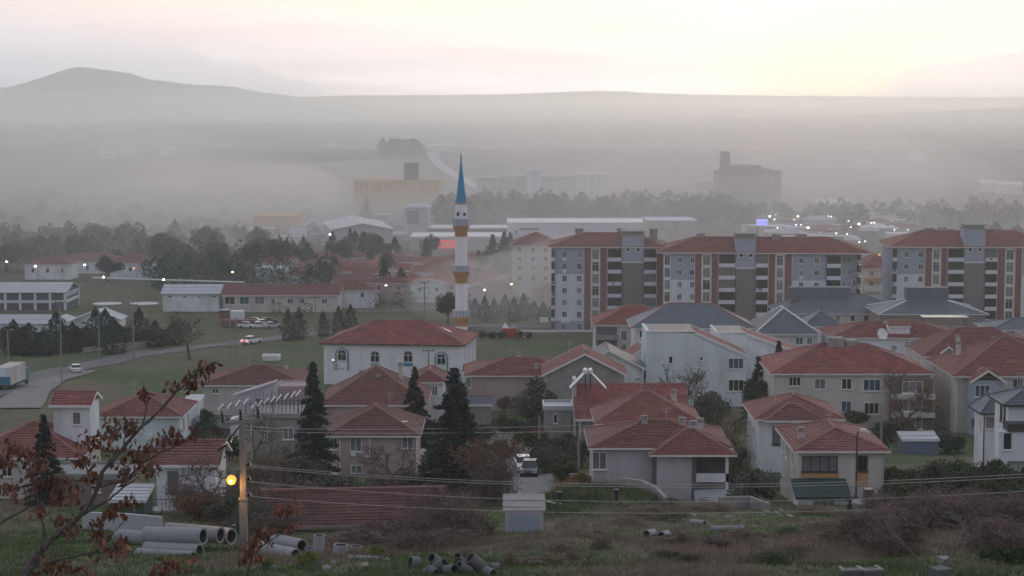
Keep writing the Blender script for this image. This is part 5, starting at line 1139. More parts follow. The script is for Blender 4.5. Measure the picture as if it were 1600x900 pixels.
p = foot(305, 142); plant('bush', 'brown green bush in front of the cottage', p, at(305, 755, 142).z - p.z, 2.0, m=M_DRYLEAF, seed=3)
p = foot(352, 138); plant('bush', 'olive brown bush beside the lamp pole', p, at(352, 760, 138).z - p.z, 2.0, m=M_OLIVE, seed=0)
for i, (u, vt, d) in enumerate(((556, 838, 104), (590, 822, 106), (622, 815, 108), (655, 800, 110), (688, 770, 113), (716, 790, 112), (742, 806, 114), (640, 842, 100), (705, 838, 104))):
    p = foot(u, d); plant('scrub',  'brown leafless scrub bush in the gully before the low red roof', p, at(u, vt, d).z - p.z + .4, 1.7, m=M_SCRUBR if i % 2 else M_SCRUB, seed=i % 4, group='brown scrub bushes in the gully')
for i, (u, vt, d, w_) in enumerate(((690, 752, 118, 2.2), (770, 690, 168, 2.0), (600, 735, 186, 2.6), (640, 728, 186, 1.8), (450, 735, 150, 2.6), (405, 742, 146, 2.2), (520, 752, 150, 2.4), (298, 735, 146, 2.0), (345, 742, 142, 1.8), (395, 700, 176, 2.4), (1120, 700, 190, 2.2), (1150, 690, 196, 2.0), (1128, 660, 214, 2.4), (940, 745, 165, 1.4), (860, 690, 200, 2.0))):
    p = foot(u, d); plant('scrub', 'tangled leafless scrub growing between the near houses', p, max(1.2, at(u, vt, d).z - p.z), w_, m=M_SCRUB if i % 3 else M_SCRUBR, seed=i % 4, group='leafless scrub between the near houses')
rt = random.Random(31)
for i in range(30):
    u = 1375 + i * 8 + rt.uniform(-8, 8); d = rt.uniform(92, 150); p = foot(u, d)
    plant('scrub', 'low brown brush on the slope at the right', p, rt.uniform(1.3, 2.6), rt.uniform(1.3, 2.2), m=M_SCRUBR if i % 2 else M_SCRUB, seed=i % 4, group='low brown brush on the right slope')
for i, (u, d) in enumerate(((1010, 140), (1040, 141), (1065, 143), (1090, 147), (1120, 150), (1270, 152), (1300, 153), (980, 136), (1330, 150))):
    p = foot(u, d); plant('scrub', 'dry beige weeds in front of the lilac and cream houses', p, rt.uniform(.6, 1.1), rt.uniform(1.0, 1.6), m=M_GRASSD, seed=i % 4, group='dry weeds before the near houses', name='weed_clump', cat='weed')
for i in range(46):
    u = rt.uniform(150, 1600); d = rt.uniform(208, 330); p = foot(u, d)
    if u < 480 and d > 275: continue
    if 480 < u < 760 and d > 285: continue
    plant(rt.choice(('bush', 'scrub', 'bush', 'round')), 'low garden shrub or small tree among the red roofed houses', p, rt.uniform(1.8, 4.2), rt.uniform(1.2, 2.2), m=rt.choice((M_OLIVE, M_HEDGE, M_SCRUB, M_CYP, M_DRYLEAF)), seed=i % 4, group='garden shrubs among the red roofed houses', name='shrub', cat='shrub')
for i, (u, vt, d, w_, k_, m_, lab) in enumerate((
    (1108, 640, 208, 2.3, 'bush', M_HEDGE, 'dark bush right of the bright roofed house behind the lilac house'), (1152, 668, 192, 1.8, 'bush', M_HEDGE, 'dark bush at the left wall of the orange roofed white house'), (1130, 720, 178, 2.0, 'bush', M_OLIVE, 'olive bush behind the right end of the lilac house'),
    (880, 632, 232, 2.2, 'round', M_OLIVE, 'small olive tree behind the grey outbuilding'), (818, 642, 240, 2.4, 'bush', M_CYP, 'dark round bush left of the grey outbuilding'), (858, 690, 200, 2.6, 'bush', M_HEDGE, 'wide dark hedge bush right of the lane'), (884, 705, 192, 2.2, 'bush', M_HEDGE, 'dark hedge bush between lane and lilac house'), (790, 640, 246, 2.0, 'bush', M_HEDGE, 'dark bush below the wide pink house'), (750, 655, 238, 2.2, 'bush', M_CYP, 'dark bush right of the broad fir, above the lane'),
    (675, 640, 236, 2.0, 'bush', M_CYP, 'dark bush between the two firs'), (690, 690, 196, 2.0, 'bush', M_HEDGE, 'dark bush at the right corner of the pink house'), (1398, 640, 236, 2.6, 'bush', M_OLIVE, 'olive bush before the brick ended house'), (1440, 655, 226, 2.4, 'bush', M_HEDGE, 'dark bush right of the tall bare tree'), (1372, 662, 222, 1.8, 'bush', M_HEDGE, 'dark bush under the windows of the long cream house'), (1488, 665, 224, 2.4, 'bush', M_CYP, 'dark bush between brick ended house and modern house'),
    (340, 640, 240, 2.0, 'bush', M_OLIVE, 'olive bush left of the concrete house'), (312, 632, 246, 1.7, 'round', M_HEDGE, 'small dark tree beside the site hut'), (505, 738, 172, 1.8, 'bush', M_HEDGE, 'dark bush at the left foot of the pink house'), (645, 748, 172, 2.0, 'bush', M_OLIVE, 'olive bush in front of the right corner of the pink house'), (965, 560, 292, 1.6, 'bush', M_CYP, 'dark bush under the slate roofed terrace end'), (1000, 582, 276, 2.0, 'bush', M_HEDGE, 'dark bush at the foot of the blank white wall'))):
    p = foot(u, d); plant(k_, lab, p, max(1.4, at(u, vt, d).z - p.z), w_, m=m_, seed=i % 5)
for i in range(44):
    d = rt.uniform(84, 126); u = rt.uniform(690, 1400); p = foot(u, d)
    plant('scrub' if i % 3 else 'bush', 'small weed clump on the near slope', p, rt.uniform(.35, .85), rt.uniform(.45, 1.1), m=(M_GRASSD, M_GRASSD, M_HEDGE, M_SCRUB)[i % 4], seed=i % 4, group='weed clumps on the near slope', name='weed_clump', cat='weed')
# trees between the town and the fields
rt = random.Random(21)
for i in range(58):
    u = rt.uniform(-20, 420); d = rt.uniform(640, 830)
    if u < 250 and d < 680: d += 60
    p = foot(u, d); h = rt.uniform(7, 13)
    plant(rt.choice(('round', 'round', 'cypress', 'bush')), 'hazy dark tree in the wooded strip at the far left', p, h, h * rt.uniform(.35, .5), m=rt.choice((M_CYP, M_OLIVE, M_FIR)), seed=i % 5, group='hazy trees in the wooded strip at left', name='hazy_tree', cat='tree')
for i in range(34):
    u = rt.uniform(400, 600); d = rt.uniform(640, 730); p = foot(u, d); h = rt.uniform(6, 12)
    plant(rt.choice(('cypress', 'cypress', 'round')), 'hazy conifer in front of the pale warehouse', p, h, h * rt.uniform(.25, .42), m=rt.choice((M_CYP, M_FIR)), seed=i % 4, group='hazy trees before the pale warehouse', name='hazy_tree', cat='tree')
for i in range(30):
    u = rt.uniform(560, 860); d = rt.uniform(520, 720); p = foot(u, d); h = rt.uniform(5, 12)
    if 700 < u < 742: u += 60
    plant(rt.choice(('cypress', 'fir', 'round')), 'hazy tree among the red roofs around the minaret', foot(u, d), h, h * rt.uniform(.25, .4), m=rt.choice((M_CYP, M_FIR, M_OLIVE)), seed=i % 4, group='hazy trees among the red roofs', name='hazy_tree', cat='tree')
for u, vt, d, rad, lab in ((108, 366, 660, 1.6, 'slender column like cypress standing out over the left red roofs'), (600, 404, 540, 3.4, 'dark broad fir among the hazy red roofs left of the minaret'), (770, 366, 660, 5.0, 'left of the two big hazy firs right of the upper minaret'), (788, 362, 660, 5.0, 'right of the two big hazy firs right of the upper minaret'), (573, 310, 1000, 5, 'dark fir in front of the yellow silo')):
    p = foot(u, d); plant('fir' if rad > 2 else 'cypress', lab, p, at(u, vt, d).z - p.z, rad, m=M_FIR, seed=int(u) % 4)
p = foot(10, 655); plant('round', 'big round hazy tree at the left edge', p, at(10, 374, 655).z - p.z, 8, m=M_CYP, seed=1)
p = foot(168, 612); plant('round', 'dark round tree before the red roofed house at far left', p, at(172, 398, 612).z - p.z, 5.4, m=M_CYP, seed=3)
def wood(label, boxes, n, size, m, seed):
    r = np.random.RandomState(seed); C_ = []
    for (u0, u1, d0, d1, h0, h1, cnt) in boxes:
        for _ in range(cnt):
            u, d = r.uniform(u0, u1), r.uniform(d0, d1); p = foot(u, d); h = r.uniform(h0, h1); k = n // cnt
            z = r.uniform(.1, 1, k); rad = h * (.42 if h > 5 else .8) * np.sin(z * np.pi * .9 + .25).clip(.05) * r.uniform(.4, 1, k); th = r.uniform(0, 6.283, k)
            C_.append(np.stack([p.x + rad * np.cos(th), p.y + rad * np.sin(th), p.z + z * h], 1))
    me = npmesh('wood', leaf_tris(np.concatenate(C_), size, r), 4, m); o = link('wood', me); tag(o, label, 'wood', None, 'stuff')
wood('long hazy belt of dark trees in front of the pale silos', [(735, 1140, 960, 1050, 8, 15, 170), (690, 760, 900, 1000, 9, 15, 34)], 26000, .9, M_FIR, 3)
wood('hazy trees around the fields right of the dark silo', [(1130, 1600, 930, 1060, 6, 11, 120), (1420, 1600, 700, 820, 5, 9, 50)], 16000, .9, M_CYP, 4)
wood('distant copse on the ridge beside the pale road', [(595, 658, 2020, 2120, 9, 17, 46)], 9000, 1.6, M_FIR, 5)
wood('low hedgerows and scrub in the smoky left fields', [(-60, 500, 850, 1300, 2.5, 4.8, 130)], 14000, .9, M_CYP, 6)

wood('dark hazy tree belt behind the long red roofed building', [(225, 525, 555, 690, 6, 11, 110)], 22000, .42, M_CYP, 7)
wood('hazy tree belt around the red roofed houses at the far left', [(-40, 235, 650, 790, 6, 12, 100)], 18000, .5, M_CYP, 8)
wood('low scrub and gardens of the hazy town', [(400, 860, 490, 640, 2, 4, 110)], 9000, .32, M_OLIVE, 9)

for i, (u, vt, d, w_) in enumerate(((410, 752, 132, 2.4), (455, 758, 132, 2.2), (430, 790, 122, 1.8), (385, 770, 128, 1.8))):
    p = foot(u, d); plant('scrub', 'olive brown tangled scrub over the left end of the low red roof', p, at(u, vt, d).z - p.z, w_, m=M_OLIVE if i % 2 else M_SCRUB, seed=i % 4, group='scrub over the left end of the low red roof')
# ------------------------------------------------------------------ vehicles
def car(label, loc, rz, paint, rear_on=False, front_on=False, group=None):
    t = thing('car', label, 'car', loc, rz, group)      # nose towards -y
    body = MB(); prof = [(-2.1, .32), (-2.15, .62), (-1.95, .82), (-.95, .93), (-.35, 1.0), (1.75, 1.0), (2.1, .88), (2.14, .5), (2.05, .32)]
    pts = prof; n = len(pts)
    for s in (-1, 1): pass
    b = len(body.v)
    for xs, k in ((-.86, 1), (-.8, 1), (.8, 1), (.86, 1)):
        for y, z in pts: body.v.append((xs, y * (1 if abs(xs) < .83 else .985), z - (.05 if abs(xs) > .83 else 0)))
    for i in range(3):
        for j in range(n): j2 = (j + 1) % n; body.f.append((b + i * n + j, b + (i + 1) * n + j, b + (i + 1) * n + j2, b + i * n + j2))
    body.f.append(tuple(b + j for j in reversed(range(n)))); body.f.append(tuple(b + 3 * n + j for j in range(n)))
    body.build('body', paint, t)
    cab = MB(); lo = [(-.80, -.95), (.80, -.95), (.80, 1.75), (-.80, 1.75)]; hi = [(-.62, -.15), (.62, -.15), (.62, 1.15), (-.62, 1.15)]; b = 0
    cab.v = [(x, y, .95) for x, y in lo] + [(x, y, 1.42) for x, y in hi]; cab.f = [(0, 1, 5, 4), (1, 2, 6, 5), (2, 3, 7, 6), (3, 0, 4, 7)]
    cab.build('window', M_GLASS, t); MB().box(-.64, .64, -.2, 1.2, 1.40, 1.47).build('roof', paint, t)
    for x in (-.78, .78):
        for y in (-1.35, 1.3):
            w = MB().lathe([(.2, -.1), (.32, -.1), (.34, 0), (.32, .1), (.2, .1)], 14).build('wheel', M_TYRE, t, (x, y, .33)); w.rotation_euler = (0, math.pi / 2, 0)
    for x in (-.62, .62):
        MB().box(x - .18, x + .18, 2.08, 2.17, .66, .82).build('tail_light', M_LAMPR if rear_on else M_CARR, t)
        MB().box(x - .2, x + .2, -2.17, -2.05, .58, .74).build('headlight', M_LAMPW if front_on else M_STEEL, t)
    return t
p = ground(118, 583); car('white car parked on the verge where the side track meets the road', p, R(200), M_CARW)
p = ground(393, 538); car('pale car with glowing red tail lights driving away on the road', p, R(150), M_CARW, rear_on=True).scale = (1.15, 1.15, 1.15)
p = foot(819, 203); car('white car parked nose towards the viewer in the narrow lane', p + Vector((0, 0, .08)), R(6), M_CARW)
p = foot(828, 197); car('dark car parked close in front of the white car in the lane', p + Vector((0, 0, .08)), R(-4), M_CARD)
for i in range(7): p = foot(385 + i * 6.5, 455 + (i % 3) * 6); car('parked car seen past the conifers before the long pale building', p, R(70 + 9 * i), (M_CARW, M_CARD, M_METAL, M_CARW)[i % 4], group='cars parked before the long pale building')
p = ground(17, 607)
t = thing('box_truck', 'box truck with white and teal rear doors parked at the left edge', 'truck', p, R(-5)); 
q = MB(); q.box(-1.25, 1.25, -3.6, 3.6, 1.05, 3.85).build('cargo_box', M_CREAM, t)
MB().box(-1.22, 1.22, -3.68, -3.61, 1.1, 2.4).build('rear_door', M_TEALBOX, t); MB().box(-1.22, 1.22, -3.67, -3.61, 2.41, 3.8).build('rear_door', M_WHITE, t)
MB().box(-1.1, 1.1, -3.4, 5.6, .7, 1.0).build('chassis', M_DARKM, t); cb = MB().box(-1.15, 1.15, 3.8, 5.7, .75, 2.7).build('cab', M_TEALBOX, t); MB().box(-1.0, 1.0, 5.7, 5.74, 1.7, 2.5).build('windscreen', M_GLASS, cb)
for x in (-1.0, 1.0):
    for y in (-2.6, -1.5, 4.8): w = MB().lathe([(.25, -.14), (.48, -.14), (.5, 0), (.48, .14), (.25, .14)], 14).build('wheel', M_TYRE, t, (x, y, .5)); w.rotation_euler = (0, math.pi / 2, 0)
def crate(name, label, cat, u, v0, v1, wpx, d, m, m2=None, l=2.4):
    p = at(u, v1, d); z = g(p.x, d); w = wpx * d / F; h = max(1.5, at(u, v0, d).z - z); t = thing(name, label, cat, (p.x, d, z))
    b = MB().box(-w / 2, w / 2, 0, l, .1, h)
    for k in range(int(w / .35)): x = -w / 2 + .2 + k * .35; b.box(x, x + .14, -.05, .0, .25, h - .15)
    b.build('container_body', m, t); MB().box(-w / 2 - .02, w / 2 + .02, -.06, l + .05, h, h + .1).build('container_roof', m2 or m, t)
    return t
crate('shipping_container', 'rusty red container beside the parked cars left of the conifers', 'container', 350, 485, 500, 15, 478, M_APRED, M_METAL)
crate('shipping_container', 'white container next to the rusty red one', 'container', 370, 487, 500, 20, 477, M_WHITE, M_PLASTW)
crate('shipping_container', 'long low red container behind the roadside shrubs', 'container', 372, 501, 512, 52, 456, M_APRED, M_APRED)
crate('utility_box', 'grey utility box at the white house wall', 'box', 365, 664 - 8, 676, 0.1 + 10, 236, M_WHITE)
p = foot(300, 248); house('site_hut', 'white site hut with ragged tarpaulin edge between two red roofed houses', 285, 312, 628, 244, 4, 'shedb', rh=.3, wall=M_WHITE, rm=M_PLASTW, ov=.1, cat='hut', hmin=2)
p = ground(420, 566); house('site_hut', 'small white hut on the lawn left of the mosque', 409, 436, 559, 370, 3, 'flat', wall=M_WHITE, rm=M_PLASTW, ov=.08, cat='hut', hmin=1.2)
# ------------------------------------------------------------------ poles, lamps and cables
def pole(label, u, vt, d, arms=1, r=.15, m=None, name='utility_pole', cat='pole', lamp=None, group=None, arm=.9):
    p = foot(u, d); h = at(u, vt, d).z - p.z; t = thing(name, label, cat, p, 0, group)
    MB().tube([(0, 0, -.3), (0, 0, h)], r, r * .65, n=8).build('pole', m or M_POLE, t)
    for i in range(arms):
        a = MB().box(-arm, arm, -.05, .05, h - .35 - i * 1.1, h - .23 - i * 1.1).build('crossarm', M_DARKM, t)
        ins = MB()
        for x in (-arm + .1, 0, arm - .1): ins.lathe([(.05, 0), (.09, .05), (.05, .1), (.08, .16), (.03, .24)], 6, (x, 0, h - .23 - i * 1.1))
        ins.build('insulator', M_INSUL, a)
    if lamp:
        a = MB().tube([(0, 0, h - .1), (-.5, -.3, h + .12), (-1.0, -.5, h + .1)], .045, n=5).build('lamp_arm', M_METAL, t)
        MB().lathe([(.02, -.22), (.22, -.1), (.26, .05), (.1, .18)], 8, (-1.1, -.55, h)).build('lamp_head', lamp, a)
    return t
for u, vt, d, lab, ar in ((92, 470, 330, 'concrete pole by the road left of the parked white car', 1), (152, 478, 372, 'concrete pole with crossarm under the left round canopy', 1), (206, 474, 374, 'concrete pole with crossarm under the right round canopy', 1), (9, 515, 330, 'pole at the left edge by the road', 1), (358, 484, 372, 'concrete pole beside the road just left of the car with red lights', 0), (367, 495, 382, 'thin pole close to the concrete pole by the road', 0),
                          (492, 462, 390, 'pole in front of the conifers at the long pale building', 1), (603, 444, 425, 'dark pole behind the mosque roof ridge', 0), (663, 440, 430, 'dark double armed pole between mosque roof and minaret', 2), (669, 545, 305, 'pole with crossarm standing against the mosque front', 1), (1382, 648, 212, 'short concrete post behind the orange roofed cream house', 0), (843, 650, 214, 'thin pole by the garden gate left of the lane cars', 0), (905, 668, 200, 'thin grey pole left of the lilac house', 0), (424, 690, 205, 'thin metal pole in front of the concrete house', 0)):
    pole(lab, u, vt, d, ar, .16 if d < 400 else .2)
LAMPS = [(10, 409, 640, M_LAMPW, 'white lamp at the far left edge'), (55, 416, 560, M_LAMPW, 'white lamp before the far left red roofed house'), (132, 414, 600, M_LAMPW, 'faint white lamp in the middle of the far left houses'), (209, 419, 560, M_LAMPO, 'orange lamp before the white house end at far left'), (161, 433, 535, M_LAMPW, 'bright white lamp at the left end of the pipe bridge'), (255, 437, 530, M_LAMPW, 'bright white lamp over the bright metal workshop roof'), (363, 425, 530, M_LAMPY, 'yellow lamp at the right end of the pipe bridge'),
         (603, 446, 470, M_LAMPW, 'small white lamp left of the minaret'), (642, 436, 560, M_LAMPR, 'red glowing lamp among the roofs left of the minaret'), (799, 444, 500, M_LAMPY, 'yellow green lamp right of the minaret'), (757, 453, 490, M_LAMPW, 'tiny white lamp just right of the minaret'), (1202, 338, 930, M_LAMPW, 'bright white lamp above the blue sign'), (1246, 338, 960, M_LAMPY, 'yellow lamp at the edge of the smoke'), (1262, 356, 820, M_LAMPW, 'bright double lamp in the market quarter'), (1341, 350, 900, M_LAMPW, 'white lamp over the far market sheds'), (1363, 398, 640, M_LAMPW, 'left bright lamp in the gap between the blocks'), (1374, 398, 640, M_LAMPO, 'right bright lamp in the gap between the blocks'), (1447, 366, 780, M_LAMPO, 'orange lamp left of the right apartment roof'), (735, 396, 700, M_LAMPY, 'small yellow lamp beside the middle of the minaret'), (516, 366, 760, M_LAMPW, 'white lamp on the left wall of the warehouse')]
for u, v, d, lm, lab in LAMPS:
    p = foot(u + 3.3, d); h = at(u, v, d).z - p.z; s = d / 560
    t = thing('street_lamp', lab, 'street lamp', p)
    MB().tube([(0, 0, -.3), (0, 0, h)], .10 * s, .07 * s, n=6).build('pole', M_POLE, t)
    a = MB().tube([(0, 0, h - .05), (-.5 * s, -.1, h + .12)], .05 * s, n=5).build('lamp_arm', M_POLE, t)
    MB().lathe([(.05 * s, -.22 * s), (.26 * s, -.1 * s), (.28 * s, .1 * s), (.05 * s, .24 * s)], 10, (-.6 * s, -.1, h)).build('lamp_head', lm, a)
rl = random.Random(8)
for i in range(64):
    u = rl.uniform(1190, 1420); v = rl.uniform(344, 396); p = ground(u, v); s = p.y / 700
    t = thing('street_lamp', 'tiny white light twinkling in the market quarter beyond the apartment blocks', 'street lamp', p, 0, 'tiny lights of the market quarter')
    MB().tube([(0, 0, -.2), (0, 0, 4)], .08 * s, n=5).build('pole', M_POLE, t); MB().lathe([(.03, -.14 * s), (.17 * s, 0), (.03, .14 * s)], 8, (0, 0, 4)).build('lamp_head', M_LAMPW, t)
p = foot(1190, 860); h0 = at(1190, 347, 860).z - p.z
t = thing('billboard', 'lit blue violet billboard in the smoke above the apartment roof', 'billboard', p)
MB().tube([(0, 0, -.3), (0, 0, h0 - 2)], .3, n=8).build('pole', M_POLE, t); o = MB().box(-2.4, 2.4, -.2, .2, h0 - 1.4, h0 + 1.3).build('sign_panel', M_SIGNB, t)
m_ = MB(); 
for k in range(4): m_.box(-1.9 + k * 1.0, -1.3 + k * 1.0, -.26, -.2, h0 - .8 + (k % 2) * .5, h0 - .2 + (k % 2) * .6)
m_.build('lettering', M_PLASTW, o)
# near curved street lamp
p = foot(1344, 152); h = at(1344, 672, 152).z - p.z
t = thing('street_lamp', 'tall dark curved street lamp with white head in front of the cream house', 'street lamp', p)
MB().tube([(0, 0, -.3), (0, 0, h * .6), (0, 0, h - .45), (.08, 0, h - .15), (.3, 0, h)], .085, .05, n=8).build('pole', M_DARKM, t)
hd = MB(); hd.extr([(.15, h - .12), (.35, h + .14), (.7, h + .08), (1.0, h - .14), (.9, h - .2), (.4, h - .06)], -.16, .16); hd.build('lamp_head', M_PLASTW, t)
# the near concrete pole with its lamp
dP = 100.0; p = foot(375, dP); zt = at(375, 656, dP).z; h = zt - p.z; k = dP / F
t = thing('utility_pole', 'near concrete pole with a slanting crossarm, black insulators and a lit orange lamp', 'utility pole', p); PX = lambda u: (u - 375) * k; PZ = lambda v: at(375, v, dP).z - p.z
MB().box(-.19, .19, -.16, .16, -.4, PZ(779)).build('lower_pole', M_POLE, t); MB().box(-.15, .15, -.12, .12, PZ(779), h - .12).box(-.24, .24, -.2, .2, PZ(781), PZ(778)).build('upper_pole', M_POLE, t)
ca = MB(); ca.box(-1.15, 1.15, -.11, .11, -.16, .04); c_ = ca.build('crossarm', M_POLE, t, (PX(372), 0, h - .05)); c_.rotation_euler = (0, R(-5), R(22))
def insulator(parent, loc, rx=0, ry=0, L=.58):
    o = MB().lathe([(.035, 0)] + [q for i in range(5) for q in ((.045, L * (i + .1) / 5), (.165 - .014 * i, L * (i + .35) / 5), (.05, L * (i + .8) / 5))] + [(.03, L)], 10).build('insulator', M_INSUL, parent, loc); o.rotation_euler = (rx, ry, 0); return o
for x in (-.9, .05, .95): insulator(c_, (x, 0, .04))
br = MB().tube([(PX(368), 0, PZ(700)), (PX(345), 0, PZ(716))], .04, n=5).tube([(PX(372), 0, PZ(664)), (PX(352), 0, PZ(690))], .05, n=5).build('bracket', M_DARKM, t)
insulator(br, (PX(352), 0, PZ(694)), 0, R(-120), .62); insulator(br, (PX(353), -.02, PZ(690)), 0, R(25), .4)
for vv in (727, 750, 775): insulator(br, (PX(384), -.05, PZ(vv)), 0, 0, .22)
la = MB().tube([(PX(372), -.1, PZ(735)), (PX(366), -.25, PZ(741)), (PX(360), -.3, PZ(744))], .035, n=6).build('lamp_arm', M_DARKM, t)
MB().lathe([(.03, -.25), (.17, -.19), (.25, -.05), (.25, .06), (.17, .19), (.03, .25)], 12, (PX(358), -.32, PZ(748))).build('lamp_head', M_LAMPO, la); MB().lathe([(.02, -.10), (.09, -.05), (.11, 0), (.09, .05), (.02, .10)], 10, (PX(358), -.50, PZ(748.5))).build('bulb', M_BULB, la)
pl = bpy.data.lights.new('lamp_glow', 'POINT'); pl.energy = 60; pl.color = (1, .48, .12); pl.shadow_soft_size = .2
lo = bpy.data.objects.new('lamp_glow', pl); COL.objects.link(lo); lo.location = p + Vector((PX(358), -.6, PZ(748) - .25))
MB().box(-1.05 + .5, -1.05 + .62, -.2, .2, -.1, .0).build('step_iron', M_DARKM, t, (0, 0, PZ(820)))
# cables strung from the near pole to a pole beyond the right edge
def cable(label, pts, r=.018):
    """pts: (u, v, d) points that the sagging cable passes"""
    P = [at(*q) for q in pts]; n = 36; x = [0, .5, 1]; line = []
    for i in range(n + 1):
        s = i / n; L0 = 2 * (s - .5) * (s - 1); L1 = -4 * s * (s - 1); L2 = 2 * s * (s - .5); line.append(P[0] * L0 + P[1] * L1 + P[2] * L2)
    o = MB().tube(line, r, n=4).build('power_cable', M_RAIL if False else M_CABLE, None); 
    o.location = line[0]; me = o.data
    for v in me.vertices: v.co -= line[0]
    return tag(o, label, 'cable', 'power cables over the gully')
M_CABLE = mat('cable_aluminium', (.36, .36, .36), .5, .1, 2)
cable('upper cable of the lower pair crossing in front of the houses', [(384, 726, dP), (1000, 757, 103), (1660, 737, 108)])
cable('second cable of the upper pair crossing in front of the houses', [(384, 729, dP), (1000, 761, 103), (1660, 742, 108)])
cable('upper cable of the lowest pair hanging over the garage', [(384, 752, dP), (1000, 784, 103), (1660, 764, 108)])
cable('lowest cable hanging over the garage and lilac house', [(384, 775, dP), (1000, 802, 103), (1660, 782, 108)])
cable('cable running right from the top insulators past the two firs', [(398, 646, dP), (780, 668, 190), (1660, 640, 300)], .03)
cable('lower of two cables from the pole top past the two firs', [(372, 648, dP), (760, 676, 185), (1660, 655, 290)], .03)
# ------------------------------------------------------------------ cement pipes
def pipe(label, a, b, r, group=None, name='cement_pipe', m=None):
    a, b = Vector(a), Vector(b); d = (b - a); L = d.length
    t = thing(name, label, 'pipe', a, 0, group); q = d.normalized().to_track_quat('Z', 'Y'); t.rotation_mode = 'QUATERNION'; t.rotation_quaternion = q
    MB().lathe([(r * .8, 0), (r, 0), (r * 1.02, L * .04), (r, L * .05), (r, L), (r * .8, L), (r * .8, 0)], 20, caps=False).build('pipe_wall', m or M_PIPE, t, smooth_=False)
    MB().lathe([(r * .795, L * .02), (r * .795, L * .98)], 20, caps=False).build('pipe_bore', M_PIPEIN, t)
    return t
def pipe_px(label, u0, v0, u1, v1, d0, d1, r, **kw): return pipe(label, at(u1, v1, d1), at(u0, v0, d0), r, **kw)
G = 'large cement pipes stacked by the pole'
for a in (('large cement pipe resting on top at the front of the stack by the pole', 318, 838, 228, 836, 96, 97.5, .42), ('short topmost large cement pipe at the back of the stack, nearest the pole', 345, 836, 262, 829, 98.2, 99.6, .42), ('dark mouthed cement pipe at the right end of the stack by the pole', 362, 838, 300, 832, 99, 100.6, .42), ('middle cement pipe in the stack by the pole', 312, 861, 228, 857, 95.6, 97, .36), ('lowest cement pipe in the stack by the pole', 302, 872, 215, 867, 94.6, 96, .34), ('cement pipe lying behind the stack, half hidden by oak leaves', 240, 842, 182, 838, 99, 100, .38)):
    pipe_px(*a)
for a in (('long cement pipe lying right of the pole', 472, 853, 424, 843, 94, 96, .33), ('cement pipe under the long one right of the pole', 462, 868, 404, 856, 92.5, 94.5, .34), ('smooth cement pipe lying in the weeds below the upright pipes', 596, 879, 544, 876, 88, 88.8, .27), ('nearest half buried cement pipe at the bottom of the picture', 570, 892, 518, 886, 86, 86.6, .27)):
    pipe_px(*a)
for lab, u, v0, v1, d, r in (('tallest upright cement pipe standing among the weeds', 499, 836, 874, 93, .28), ('upright cement pipe with broken rim right of the tallest one', 533, 851, 882, 92, .36), ('short upright cement pipe at the right end of the group', 556, 853, 874, 95, .30), ('small leaning cement pipe piece left of the tallest upright pipe', 484, 856, 872, 94, .24)):
    pipe(lab, at(u - 2, v1, d), at(u, v0, d), r)
for lab, u0, v0, u1, v1, d, L in (('left of two short pipes lying in the grass with open dark ends', 1010, 836, 1020, 830, 118, 1.6), ('right of two short pipes lying in the grass with open dark ends', 1033, 838, 1040, 829, 118, 1.8)):
    a = ground(u0, v0 + 3) + Vector((0, 0, .22)); q = a + Vector((.55, L, 0)); q.z = g(q.x, q.y) + .16; a.z -= .06; pipe(lab, q, a, .25)
for lab, u, v, dx in (('pale pipe piece lying in the grass right of the two open pipes', 1090, 817, .4), ('pipe piece with dark end lying farthest right in the grass', 1152, 825, 1.6)):
    a = ground(u, v + 4) + Vector((0, 0, .16)); q = a + Vector((-dx, .9, 0)); q.z = g(q.x, q.y) + .12; a = a + Vector((.5, 0, 0)); a.z = g(a.x, a.y) + .12; pipe(lab, q, a, .2)
rg = random.Random(4)
for i in range(16):
    u = 655 + i * 8.6 + rg.uniform(-3, 3); v = 884 + rg.uniform(-6, 9); a = ground(u, v + 6) + Vector((0, 0, .02 + rg.uniform(0, .2)))
    pipe('short cement pipe ring in the heap at the bottom edge', a, a + Vector((rg.uniform(-.5, .5), -rg.uniform(.15, .5), rg.uniform(-.2, .5))), rg.uniform(.14, .32), group='pipe rings heaped at the bottom edge', name='pipe_ring', m=M_RING)
# ------------------------------------------------------------------ walls, posts, blocks
def wall_run(label, pts, th, hts, m, base=-.4, name='garden_wall', cat='wall'):
    P = [Vector((q[0], q[1], g(q[0], q[1]))) for q in pts]; mb = MB()
    for i in range(len(P) - 1):
        a, b = P[i], P[i + 1]; n = Vector((-(b - a).y, (b - a).x, 0)).normalized() * th / 2; b0 = len(mb.v)
        for q, hh in ((a, hts[i]), (b, hts[i + 1])):
            for s in (-1, 1):
                for z in (base, hh): mb.v.append(tuple(q + n * s + Vector((0, 0, z)) - P[0]))
        for f in ((0, 1, 5, 4), (2, 6, 7, 3), (1, 3, 7, 5), (0, 4, 6, 2), (0, 2, 3, 1), (4, 5, 7, 6)): mb.f.append(tuple(b0 + k for k in f))
    o = mb.build(name, m, None, P[0]); return tag(o, label, cat)
wall_run('pale curved retaining wall at the right of the grassy knoll', [(8.6, 153), (9.9, 151), (10.9, 148.6), (11.5, 146)], .3, (1.0, .95, .8, .5), M_GREY)
wall_run('low pale wall along the back of the knoll', [(2.8, 155.5), (5.4, 156), (8.6, 153.2)], .25, (.55, .6, .8), M_GREY)
wall_run('pale blue garden wall behind the stacked cement pipes', [(-29, 132), (-26, 131), (-23.4, 130.5)], .25, (1.2, 1.2, 1.1), M_SILO)
wall_run('grey concrete wall corner between the lilac and cream houses', [(16.6, 157), (19.2, 158), (20.4, 155)], .3, (.9, 1.1, .7), M_GREY)
